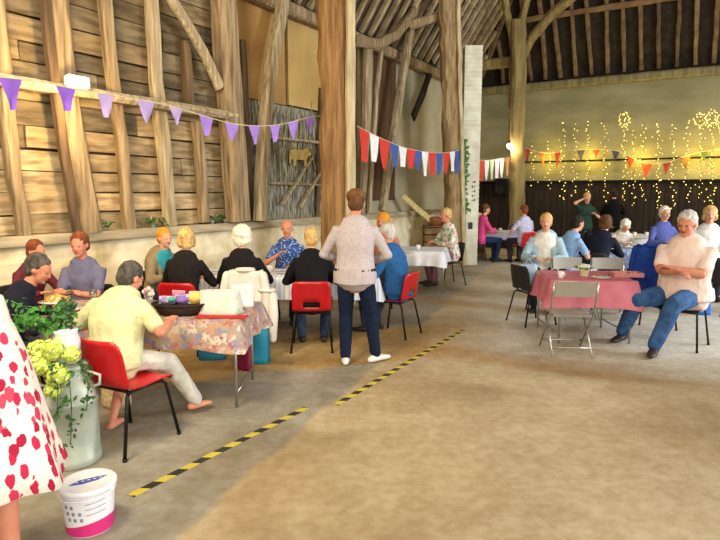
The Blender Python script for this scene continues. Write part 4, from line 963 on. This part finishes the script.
# ---- things on tables
m_dkb = mat('dark brown wicker', '3a271c', '22160f', 30, .8, .4)
def on(px, d): return X(px, d), d
T = thing('tray_basket', 'dark brown tray basket full of wrapped gifts on the floral table', 'basket', (X(181, 4.72), 4.72, .748), 4)
mb = MB(); mb.loft([(0, 0, 0), (0, 0, .03), (0, 0, .085)], [(.16, .10), (.19, .13), (.225, .155)], (1, 0, 0), 28); mb.build('basket_body', m_dkb, T, True)
mb = MB(); mb.loft([V((.225*math.cos(a), .155*math.sin(a), .09)) for a in [i*math.pi/12 for i in range(24)]], [.009]*24, n=6, closed=True); mb.build('rim', m_dkb, T, True)
def parcel(dx, dy, dz, sz, c, lb, rot, soft=.02, nm='gift_parcel', cat='gift'):
    x, y = X(181, 4.72)+dx, 4.72+dy; mb = MB(); mb.box((0, 0, 0), sz, rot=Euler(rot).to_matrix(), bev=soft)
    T = thing(nm, lb, cat, (x, y, .75+dz)); b_ = mb.build('wrapped_box', fab('paper '+c, c, .85), T, True)
    mb = MB(); mb.box((0, 0, 0), (sz[0]*1.01, .012, sz[2]*1.02), rot=Euler(rot).to_matrix()); mb.build('ribbon', mat('white ribbon', 'e8e4e8'), T); return T
parcel(-.10, 0, .115, (.13, .11, .06), 'a88cc0', 'purple wrapped gift at left in the tray basket', (.1, .1, .3))
parcel(.02, .02, .12, (.12, .12, .07), '8c6cb4', 'dark violet wrapped gift in the middle of the tray basket', (.15, -.1, -.2))
parcel(.13, .03, .13, (.12, .10, .10), 'e8c46a', 'yellow wrapped gift at right in the tray basket', (.1, .1, .5))
parcel(-.05, -.06, .13, (.07, .05, .04), '4aa8a0', 'small teal wrapped gift at the front of the tray basket', (0, .2, .8), .01)
parcel(-.03, .08, .15, (.10, .05, .06), 'd87c9c', 'small pink wrapped gift at the back of the tray basket', (0, .1, .2), .01)
# white bags on the table end
def bag(x, y, z, w_, dpt, h, m, label, nm='shopping_bag', rz=0, cat='bag', handles=True, hm=None):
    T = thing(nm, label, cat, (x, y, z), rz); mb = MB(); nn = 24; vs = []; lv = 7
    for i in range(lv):
        f = i/(lv-1)
        for k in range(nn):
            a = 2*math.pi*k/nn; c_, s_ = math.cos(a), math.sin(a); e = .45
            q = (1+.10*noise.noise(V((c_*2+x*7, s_*2, f*4)))); sx_, sy_ = w_/2*(1-.08*f)*q, dpt/2*(1-.45*f)*q
            vs.append(V((sx_*abs(c_)**e*(1 if c_ > 0 else -1), sy_*abs(s_)**e*(1 if s_ > 0 else -1), .002+h*f*(1+.06*noise.noise(V((c_*3, s_*3, x*5)))*f))))
    fs = [(i*nn+k, i*nn+(k+1) % nn, (i+1)*nn+(k+1) % nn, (i+1)*nn+k) for i in range(lv-1) for k in range(nn)]+[tuple(range(nn))[::-1]]
    b_ = mb.add(vs, fs).build('bag_body', m, T, True); sd = b_.modifiers.new('s', 'SOLIDIFY'); sd.thickness = .003
    if handles:
        for k in (-1, 1): mb = MB(); tube(mb, bez((-w_*.2, k*dpt*.22, h*.97), (0, k*dpt*.2, h*1.45), (w_*.2, k*dpt*.22, h*.97), 10), .005, 6); mb.build('handle', hm or m, T, True)
    return T
m_wbag = cells('white bag with pastel print', 'cfcbc0', ['d2ca88', 'a8cc98', 'e4ac9c', 'e6e2da'], 14, .3, warp=.1, keep=.45)
bag(X(222, 4.74), 4.74, .75, .34, .24, .19, m_wbag, 'crumpled white bag with pastel print on the floral table end', rz=8, handles=False)
bag(X(243, 5.02), 5.02, .75, .20, .16, .20, mat('plain white plastic bag', 'e2ded6', 'cfcbc2', 6, .5, .3), 'plain white carrier bag standing behind the pastel print bag', rz=-15)
mb = MB(); mb.box((0, 0, .006), (.42, .10, .012), bev=.005); tag(mb.build('folded_napkin', fab('red cloth', 'c43a34'), None, False, (X(222, 4.57), 4.59, .747), R(-3)), 'folded red cloth strip in front of the white bags', 'napkin')
bag(X(254, 5.95), 5.85, 0, .34, .18, .34, mat('teal shopping bag fabric', '2a93b4', '1f7690', 4, .7, .2), 'large teal shopping bag on the floor right of the floral table', rz=5)
bag(X(211, 6.0), 5.98, 0, .28, .18, .26, mat('deep teal bag fabric', '2f86a8', '22688a', 4, .7, .2), 'smaller teal bag on the floor beneath the floral table', rz=-5)
bag(X(245, 5.66), 5.60, 0, .16, .12, .46, mat('maroon bag fabric', '8c1f44', '6c1432', 4, .7, .2), 'slim maroon bag standing before the teal shopping bag', rz=25)
# plates of food, cups
m_china = mat('white china', 'efeee8', rough=.25, spec=.5); m_cake = mat('golden cake', 'e0a050', 'c47a34', 30, .9, .4); m_glass = mat('clear drinking glass', 'e8eef0', rough=.05, trans=.9)
PL = [False]; proto_plate = thing('plate', 'plate', 'plate'); MB().lathe([(.055, 0), (.06, .004), (.105, .016), (.107, .019), (.06, .009), (0, .008)], n=28).build('dish', m_china, proto_plate, True)
CU = [False]; proto_cup = thing('cup', 'cup', 'cup'); MB().lathe([(.025, 0), (.028, .004), (.038, .04), (.041, .078), (.038, .078), (.034, .04), (.0, .01)], n=20).build('cup_body', m_china, proto_cup, True); mb = MB(); tube(mb, bez((.036, 0, .06), (.072, 0, .045), (.034, 0, .02), 8), .004, 6); mb.build('handle', m_china, proto_cup, True)
GL = [False]; proto_gl = thing('drinking_glass', 'glass', 'glass'); MB().lathe([(.028, 0), (.031, .003), (.037, .12), (.035, .12), (.029, .01), (0, .008)], n=20).build('tumbler', m_glass, proto_gl, True); MB().lathe([(.0, .010), (.028, .011), (.033, .07), (.0, .071)], n=16, cap=False).build('drink', mat('orange drink', 'e08a2c', rough=.2), proto_gl, True)
def plate(px, d, lb, z=.747): return place(proto_plate, PL, (X(px, d), d, z), 0, lb)
def cup(px, d, lb, z=.747, az=40): return place(proto_cup, CU, (X(px, d), d, z), az, lb)
def glass(px, d, lb, z=.747): return place(proto_gl, GL, (X(px, d), d, z), 0, lb)
plate(70, 4.86, 'white plate piled with golden cakes beside the yellow-shirted person')
for i, (a, b_, c) in enumerate(((-.035, -.02, 'left'), (.035, -.02, 'right'), (0, .035, 'rear'), (0, 0, 'top'))):
    mb = MB(); mb.lathe([(.018, 0), (.028, .02), (.032, .028), (.024, .042), (.0, .048)], n=14); tag(mb.build('cake', m_cake, None, True, (X(70, 4.86)+a, 4.86+b_, .757 if c != 'top' else .799)), 'golden cake at the %s of the pile on the plate at the left' % c, 'cake')
T = thing('cake_stand', 'orange and cream fruit platter left on the floral table', 'platter', (X(58, 5.2), 5.2, .747)); MB().lathe([(.09, 0), (.1, .005), (.15, .02), (0, .012)], n=28).build('platter', m_china, T, True)
MB().ell((0, 0, .04), (.10, .08, .035)).build('fruit_salad', cells('mixed orange fruit', 'e88c3c', ['f2b45c', 'd8642c', 'f4dca4'], 40, .5), T, True)
glass(136, 5.05, 'glass of orange drink at left on the floral table by the tray')
cup(143, 4.92, 'white cup nearest the tray basket on the floral table'); cup(150, 5.25, 'white cup at the far side of the floral table')
plate(112, 5.3, 'empty white plate in front of the purple-vested person'); glass(95, 5.25, 'glass of orange drink before the purple-vested person')
T = thing('flower_posy', 'small pink and cream posy in a jar on the floral table', 'flowers', (X(150, 5.12), 5.12, .747)); MB().lathe([(.03, 0), (.035, .01), (.035, .07), (.028, .08)], n=16).build('jar', m_glass, T, True)
for i in range(7): a = i*.9; MB().ell((.035*math.cos(a), .035*math.sin(a), .10+.02*(i % 3)), .022, n=8, k=6).build('bloom', fab('bloom', 'd8a4b0') if i % 2 else fab('bloom2', 'e8dcc0'), T, True)
plate(215, 7.1, 'white plate at the left end of the middle table'); cup(270, 7.3, 'white cup before the blue patterned shirt sitter', .747); glass(298, 7.35, 'drink glass right of the blue patterned shirt sitter'); plate(285, 7.15, 'white plate in the middle of the pale blue cloth')
# pink table things
T = thing('flower_pot', 'cream pot of pale flowers on the pink table', 'flower pot', (X(583, 6.9), 6.9, .747)); MB().lathe([(.04, 0), (.045, .005), (.058, .08), (.062, .09)], n=20).build('pot', mat('cream pot', 'd8cfae', 'c4b88e'), T, True)
for i in range(12): a = i*2.4; r_ = .012*math.sqrt(i)*1.6; MB().ell((r_*math.cos(a), r_*math.sin(a), .125-.002*i), .02, n=8, k=6).build('bloom', fab('cream bloom', 'e6dfc0'), T, True)
mb = MB(); leaves(mb, 40, lambda: (V((rnd.gauss(0, .05), rnd.gauss(0, .05), .10)), (rnd.gauss(0, 1), rnd.gauss(0, 1), 1)), .025, rnd); mb.build('foliage', m_lf, T)
T = thing('cake_box', 'open pinkish box of small cakes on the pink table', 'box', (X(625, 6.9), 6.9, .747), 5)
mb = MB(); mb.box((0, 0, .004), (.34, .2, .008)); [mb.box((0, k*.1, .025), (.34, .006, .05)) for k in (-1, 1)]; [mb.box((k*.17, 0, .025), (.006, .2, .05)) for k in (-1, 1)]; mb.build('tray', fab('rose card', 'c98a84'), T)
for i in range(8): MB().lathe([(.018, 0), (.026, .022), (.0, .036)], (-.12+.08*(i % 4), -.04+.08*(i//4), .009), 12).build('small_cake', m_cake if i % 3 else fab('dark cake', '5c3424'), T, True)
cup(560, 6.75, 'white cup on the left of the pink cloth'); plate(600, 6.72, 'white plate at the front of the pink cloth', .747)
plate(628, 10.5, 'white plate on the blue and white cloth'); cup(612, 10.7, 'white cup on the blue and white cloth')
for i, (px, lb) in enumerate(((634, 'left'), (646, 'middle'), (660, 'right'))): cup(px, 13.5, 'white cup on the far white cloth, %s of three' % lb)
for i, (px, lb) in enumerate(((494, 'left'), (500, 'middle'))): cup(px, 15.0, 'white cup on the lilac-white cloth, %s of the far cups' % lb)
T = thing('teapot', 'dark teapot on the far lilac-white cloth', 'teapot', (X(514, 15.0), 15.0, .747)); MB().lathe([(.06, 0), (.10, .05), (.09, .12), (.05, .16), (0, .18)], n=20).build('pot', mat('dark glaze', '22242c', rough=.3), T, True)
mb = MB(); tube(mb, [(.09, 0, .06), (.15, 0, .10), (.17, 0, .15)], .014); mb.build('spout', MATS['dark glaze'], T, True); mb = MB(); tube(mb, bez((-.08, 0, .13), (-.18, 0, .1), (-.09, 0, .04), 8), .01); mb.build('handle', MATS['dark glaze'], T, True)
cup(418, 10.2, 'white cup on the plain white cloth by the blue-jacketed sitter')
# ---- coats on chairs
def coat(x, y, az, m, label, w_=.50, z0=.18, z1=.84, seed=0, nm='coat', th=.05):
    T = thing(nm, label, 'coat', (x, y, 0), az); mb = MB(); n = 22; lv = 9; vs = []
    for i in range(lv+1):
        f = i/lv; z = z1-(z1-z0)*f
        for k in range(n):
            a = 2*math.pi*k/n; hw = w_/2*(.82+.18*min(1, f*2.5))*(1+.08*noise.noise(V((f*4, seed, math.cos(a)))))
            tk = th*(.75+.4*f)*(1+.35*math.sin(a*5+seed+f*2)); vs.append(V((hw*math.cos(a), tk*math.sin(a), z+.015*math.sin(a*3+seed))))
    fs = [(i*n+k, i*n+(k+1) % n, (i+1)*n+(k+1) % n, (i+1)*n+k)[::-1] for i in range(lv) for k in range(n)]+[tuple(range(n)), tuple(lv*n+k for k in range(n))[::-1]]
    mb.add(vs, fs).build('coat_body', m, T, True)
    for k in (-1, 1): mb = MB(); mb.rloft([(k*w_*.42, -.02, z1-.05), (k*w_*.50, -.045, z1-.25), (k*w_*.46, -.05, z1-.5)], [.045, .05, .038]); mb.build('sleeve', m, T, True)
    mb = MB(); mb.loft([V((.09*math.cos(a), .06*math.sin(a), z1+.01)) for a in [i*math.pi/8 for i in range(16)]], [.018]*16, n=6, closed=True); mb.build('collar', m, T, True); return T
m_wc = fab('white coat cloth', 'e0dacf', .88)
coat(X(247, 6.10), 6.06, 2, m_wc, 'white coat hung over the chair of the white-haired person', .46, .40, .93, 1, th=.055)
coat(X(266, 5.95), 6.02, 20, mat('off white cloth', 'e6e0d8', 'd0c8be', 5, .9), 'off-white jacket hanging to the right of the white coat', .20, .36, .72, 2, th=.05)
coat(X(652, 6.95), 7.02, 225, fab('royal blue coat cloth', '2446a0', .7), 'royal blue coat hanging between the pink table and the big man', .46, .36, 1.10, 3, th=.07)
bchair(X(655, 7.2), 7.22, 45, 'black chair behind the royal blue coat')
bag(X(706, 8.2), 8.2, 0, .20, .10, .27, mat('bright blue bag', '2c70c8', '2058a4', 4, .6), 'bright blue bag on the floor right of the big man', rz=0)
bchair(X(717, 8.35), 8.35, 60, 'black chair at the far right edge holding a pink bag')
bag(X(716, 8.35), 8.36, .456, .30, .2, .22, mat('hot pink bag', 'e0709c', 'c85484', 6, .7), 'hot pink bag on the black chair at the right edge', rz=30)
bchair(X(533, 7.68), 7.68, 72, 'empty black chair with pale blue bag left of the pink table')
bag(X(528, 7.66), 7.66, .456, .24, .14, .34, mat('pale blue bag', 'b4cce0', '9ab4cc', 4, .7), 'pale blue bag on the black chair left of the pink table', rz=15)
# ---- bits standing along the plinth
zp_ = ZP+.022
def sil(px, py=215, off=.02): p = lw(px, py, off); p.z = zp_; return p
c = sil(93, 232, .03); mb = MB(); mb.box((0, 0, .075), (.20, .012, .15), rot=Matrix.Rotation(-.15, 3, 'X')); tag(mb.build('card', mat('white card', 'f2f2ee'), None, False, (c.x, c.y, zp_), -AZ+math.pi/2-math.pi), 'small white card leaning on the plinth sill', 'card')
for px, n_, lb in ((100, 60, 'small leafy plant on the sill behind the white card'), (153, 60, 'small leafy plant on the sill behind the tall pale stud'), (212, 50, 'small leafy plant on the sill left of the thick bay post'), (226, 40, 'small leafy plant on the sill by the thick bay post')):
    c = sil(px, 226, .07); T = thing('potted_plant', lb, 'plant', (c.x, c.y, zp_)); MB().lathe([(.03, 0), (.04, .05), (.042, .055)], n=12).build('pot', m_ch, T, True)
    mb = MB(); leaves(mb, n_, lambda: (V((rnd.gauss(0, .08), rnd.gauss(0, .05), abs(rnd.gauss(.08, .03)))), (rnd.gauss(0, 1), rnd.gauss(-.5, 1), 1)), .03, rnd); mb.build('foliage', m_dk, T)
m_wick = mat('brown wicker', 'a06a3c', '6e4324', 25, .9, .5); m_hay = mat('pale hay', 'd8c690', 'b09a5c', 20, .95, .6)
c = B(lw(410, 222).dot(U), VL+.82, 0)
def crate(c, lb): 
    T = thing('wooden_crate', lb, 'crate', (c.x, c.y, 0), R(0)); mb = MB()
    for i in range(5): [mb.box((0, k*.24, .1+i*.18), (.8, .02, .15)) for k in (-1, 1)]; [mb.box((k*.39, 0, .1+i*.18), (.02, .46, .15)) for k in (-1, 1)]
    mb.box((0, 0, .93), (.8, .5, .03)); mb.build('slatted_body', mat('crate slats', '8c6a44', '644a2e', 5), T)
    [MB().box((a*.37, b_*.22, .48), (.05, .05, .93)).build('corner_post', m_woodd, T) for a in (-1, 1) for b_ in (-1, 1)]; return T
crate(c, 'slatted wooden crate by the wall carrying the brown wicker basket')
T = thing('wicker_basket', 'round brown wicker basket on the crate beside the plain white table', 'basket', (c.x-.1, c.y, .947)); MB().lathe([(.17, 0), (.2, .02), (.24, .14), (.23, .2), (.20, .2), (.19, .04), (0, .03)], n=28).build('basket_body', m_wick, T, True); mb = MB(); tube(mb, bez((-.22, 0, .19), (0, 0, .52), (.22, 0, .19), 12), .012); mb.build('handle', m_wick, T, True)
c2 = B(lw(437, 222).dot(U), VL+.92, 0); crate(c2, 'slatted wooden crate beneath the hay bundle near gnarled oak post')
T = thing('hay_bundle', 'pale hay bundle tied up on a crate near gnarled oak post', 'hay', (c2.x, c2.y, .947)); mb = MB(); mb.rloft([(-.22, 0, .14), (0, 0, .15), (.24, 0, .13)], [.13, .10, .14]); blob(mb, 'hay', m_hay, T, .02, 1, .05, .05)
MB().loft([V((0, .108*math.cos(a), .15+.108*math.sin(a))) for a in [i*math.pi/8 for i in range(16)]], [.008]*16, n=6, closed=True).build('twine', m_wick, T)
beam('leaning_plank', [lw(402, 196, .2), lw(436, 224, .75)], .16, .04, m_hay, 'pale plank propped diagonally above the wicker basket', 'plank', side=Z, seed=91)
# cabinet-like dark stuff by wall right of brick pillar is the dado itself
# ---- bunting
def bunting(name, P, cols, lb, size, hang=1.3, kind='flag', sag=0, gap=1.0, lbs=None, rotf=0):
    """string along 3-D points P with a flag mesh for each"""
    T = thing(name, lb, 'bunting', P[0]); T0 = P[0]
    mb = MB(); tube(mb, [p-T0 for p in P], .006, 5); mb.build('string', mat('pale string', 'd8cdb0'), T, True)
    return T, T0
def flag_at(T, T0, a, b_, m, h, sq=False, n=5):
    d = (b_-a); dn = d.normalized(); ln = d.length; vs = []; fs = []
    nrm = V((-dn.y, dn.x, 0)).normalized(); rw = 4
    for i in range(rw+1):
        f = i/rw; half = ln/2*(1-f*(.6 if sq else (.8 if sq is None else 1)))
        for j in range(n+1):
            g = j/n*2-1; vs.append((a+b_)/2-T0+dn*(g*half)-Z*(h*f)+nrm*(.018*math.sin(f*3+g*2+a.x*9)*f))
    for i in range(rw):
        for j in range(n): q = i*(n+1)+j; fs.append((q, q+1, q+n+2, q+n+1))
    return MB().add(vs, fs).build('flag', m, T, True)
def curve_pts(ctrl, n=60):
    out = []; K = len(ctrl)-1
    for i in range(n+1):
        t = i/n*K; k = min(int(t), K-1); f = t-k
        p0, p1, p2, p3 = ctrl[max(k-1, 0)], ctrl[k], ctrl[k+1], ctrl[min(k+2, K)]
        out.append(.5*((2*p1)+(-p0+p2)*f+(2*p0-5*p1+4*p2-p3)*f*f+(-p0+3*p1-3*p2+p3)*f**3))
    return out
def string_flags(name, ctrl, flags, lb, h, sq=False, wid=1.0):
    """ctrl: (px, py, Y); flags: (px, width_px, material)"""
    C = [dp(*c_) for c_ in ctrl]; P = curve_pts(C, 80); T, T0 = bunting(name, P, None, lb, 0)
    def at(px):
        for a, b_ in zip(P[:-1], P[1:]):
            xa, xb = 360+a.x/a.y*F, 360+b_.x/b_.y*F
            if (xa-px)*(xb-px) <= 0 and xa != xb: return a.lerp(b_, (px-xa)/(xb-xa))
        return P[-1]
    for f_ in flags:
        px, w_, m = f_[:3]; w_ *= 1.15; hh = f_[3] if len(f_) > 3 else h; a, b_ = at(px-w_/2), at(px+w_/2); flag_at(T, T0, a, b_, m, hh, sq if name != 'purple_bunting' else None)
    return T
def flagm(name, c): return mat(name, c, tuple(x*.85 for x in rgb(c)[:3]), 10, .8)
pu = [flagm('purple flag', '8a5cc4'), flagm('lilac flag', 'b49ccc'), flagm('violet flag', 'a07ccc')]
string_flags('purple_bunting', [(-25, 73, 4.6), (0, 77, 4.9), (35, 81, 5.3), (75, 89, 5.8), (113, 95, 6.3), (152, 102, 6.9), (181, 109, 7.3), (235, 124, 8.1), (276, 125, 8.7), (311, 117, 9.2), (328, 116, 9.4)],
   [(22, 20, pu[0], .26), (75, 17, pu[0], .22), (113, 14, pu[1], .24), (152, 14, pu[1], .25), (181, 11, pu[1], .20), (210, 12, pu[2], .24), (235, 12, pu[2], .24), (257, 10, pu[2], .26), (277, 9, pu[2], .24), (295, 9, pu[2], .27), (311, 8, pu[2], .24)],
   'string of purple pennants across the boarded left wall to the great post', .25)
rd2, bu2 = flagm('dull red flag', '9c3a26'), flagm('dull blue flag', '4a4a58')
rd, wh, bu = flagm('red flag', 'd03a30'), flagm('white flag', 'e8e6e0'), flagm('blue flag', '4058a0')
string_flags('union_bunting', [(357, 126, 9.2), (385, 140, 10.2), (410, 149, 11.2), (440, 153, 12.5), (460, 150, 13.6)],
   [(364, 9, rd, .50), (374, 8, wh, .44), (384, 9, rd, .50), (394, 8, bu, .40), (402, 7, wh, .36), (410, 8, rd, .36), (417, 7, bu, .38), (424, 6, wh, .48), (431, 7, rd, .46), (438, 6, bu, .46), (445, 6, rd, .48), (451, 5, wh, .44), (456, 5, bu, .52)],
   'red, white and blue pennants between great post and brick pillar', .4, sq=True)
string_flags('pale_bunting', [(476, 160, 14.0), (490, 160, 15.0), (512, 157, 17.0)],
   [(480, 4, rd, .5), (485, 4, wh, .5), (490, 4, flagm('mint flag', 'b8d4b0'), .5), (495, 4, flagm('pale lilac flag', 'b8b0d0'), .5), (500, 4, wh, .5), (505, 4, flagm('rose flag', 'd89a94'), .5)],
   'faded pastel pennants between brick pillar and far oak post', .4, sq=True)
def ewd(px): return ew(px, 160, .3).y
string_flags('end_wall_bunting', [(px, py, ewd(px)) for px, py in ((520, 146), (545, 153), (575, 150), (612, 150), (626, 155), (645, 163), (665, 163), (680, 158), (700, 152), (730, 148))],
   [(524, 5, rd2, .5), (540, 5, rd2, .4), (554, 5, rd2, .5), (577, 7, bu2, .34), (592, 6, rd2, .26), (611, 7, bu2, .3), (626, 7, rd2, .32), (642, 11, flagm('bright orange red flag', 'e0502c'), .42), (662, 7, rd2, .34), (681, 8, rd2, .32), (698, 7, flagm('olive flag', '6a7a3c'), .26)],
   'small red and blue pennants hung in front of the fairy lights', .3)
# ---- fairy light strands on the end wall
m_wire = mat('dark cable', '3a3a22'); m_bulb = emis('warm fairy bulb', (1.0, .74, .20), 1.9)
rr = random.Random(11)
for i, (px, y0, y1, n_) in enumerate(((533, 143, 186, 14), (549, 138, 190, 16), (563, 119, 200, 30), (575, 121, 196, 24), (588, 120, 205, 32), (606, 120, 204, 26), (625, 112, 203, 38), (634, 128, 206, 24), (642, 122, 200, 26), (658, 121, 208, 44), (673, 122, 208, 34), (687, 118, 202, 30), (701, 112, 200, 36), (712, 110, 206, 44), (724, 114, 206, 30), (738, 114, 206, 30))):
    a, b_ = ew(px, y0, .16), ew(px, y1, .16); mb = MB(); P = []
    for k in range(n_): p = a.lerp(b_, k/(n_-1)); P.append(p+W*rr.gauss(0, .045)+U*rr.gauss(0, .02)+Z*rr.gauss(0, .02))
    tube(mb, P, .004, 4, mi=0)
    for p in P[1:]: mb.ell(p+W*rr.gauss(0, .01), rr.uniform(.010, .017), n=6, k=4, mi=1)
    if y0 < 115:
        for k in range(26): t_ = k/26*6.28; q = a-Z*.2+W*.17*math.cos(t_)*rr.uniform(.5, 1)+Z*.22*math.sin(t_)*rr.uniform(.5, 1); mb.ell(q, .014, n=6, k=4, mi=1)
    tag(mb.build('fairy_light_strand', [m_wire, m_bulb]), 'vertical strand of warm fairy lights hanging on the end wall', 'fairy lights', 'fairy light strands on the end wall')
# ---- lamps
c = lw(77, 82, .36); T = thing('floodlight', 'bright white floodlight mounted on the rail of the boarded wall', 'lamp', c)
rw = Matrix((U, W, Z)).transposed()
MB().box((0, 0, 0), (.26, .10, .13), rot=rw, bev=.02).build('housing', mat('white lamp housing', 'dddcd4'), T)
MB().box(W*.056, (.22, .015, .10), rot=rw, bev=.006).build('lens', emis('floodlight lens', (1, .93, .75), 30), T)
mb = MB(); tube(mb, [V((0, 0, 0)), -W*.13, -W*.13-Z*.1], .012); mb.build('bracket', m_blk, T, True)
c = dp(510, 146, gC.y-.32); T = thing('bulkhead_lamp', 'small round glowing lamp on the far oak post', 'lamp', c)
MB().ell((0, 0, 0), .085, n=16, k=10).build('globe', emis('globe glow', (1, .82, .5), 14), T, True); MB().lathe([(.06, 0), (.06, .06), (.03, .09)], (0, 0, .06), 16).build('cap', m_blk, T, True)
mb = MB(); tube(mb, [(0, 0, .12), (.02, .2, .15)], .012); mb.build('bracket', m_blk, T, True)
bake()
# ================================================================== LIGHT
w = bpy.data.worlds.new('world'); sc.world = w; w.use_nodes = True
w.node_tree.nodes['Background'].inputs[0].default_value = (1.0, .93, .82, 1); w.node_tree.nodes['Background'].inputs[1].default_value = .72
def area(name, loc, to, size, e, c=(1, 1, 1), sy=None):
    l = bpy.data.lights.new(name, 'AREA'); l.energy = e; l.color = c; l.size = size
    if sy: l.shape = 'RECTANGLE'; l.size_y = sy
    o = bpy.data.objects.new(name, l); col.objects.link(o); o.location = loc
    o.rotation_euler = (V(to)-V(loc)).to_track_quat('-Z', 'Y').to_euler(); return o
def point(name, loc, e, c, r=.1):
    l = bpy.data.lights.new(name, 'POINT'); l.energy = e; l.color = c; l.shadow_soft_size = r
    o = bpy.data.objects.new(name, l); col.objects.link(o); o.location = loc; return o
area('door_daylight', (11, 5.5, 3.2), (3.5, 8, .3), 3.5, 800, (.86, .93, 1), 3)
area('barn_door_behind', (1.5, -3.5, 3.4), (-.5, 6, .8), 4, 330, (1, .95, .86), 3)
area('left_wall_fill', (-2.2, 2.0, 4.2), (-3.6, 7.5, 1.8), 1.4, 230, (1, .84, .58))  # unseen warm fill, added to brighten the boarded wall
point('floodlight_glow', lw(77, 98, .8), 75, (1, .70, .32), .08)
point('far_lamp_glow', dp(511, 150, gC.y-.5), 30, (1, .8, .5), .06)
for px in (545, 590, 640, 690, 725):
    point('string_light_glow', ew(px, 158, .40), 24, (1, .70, .08), .15)
sc.view_settings.view_transform = 'Standard'; sc.view_settings.look = 'None'; sc.view_settings.exposure = 0.3
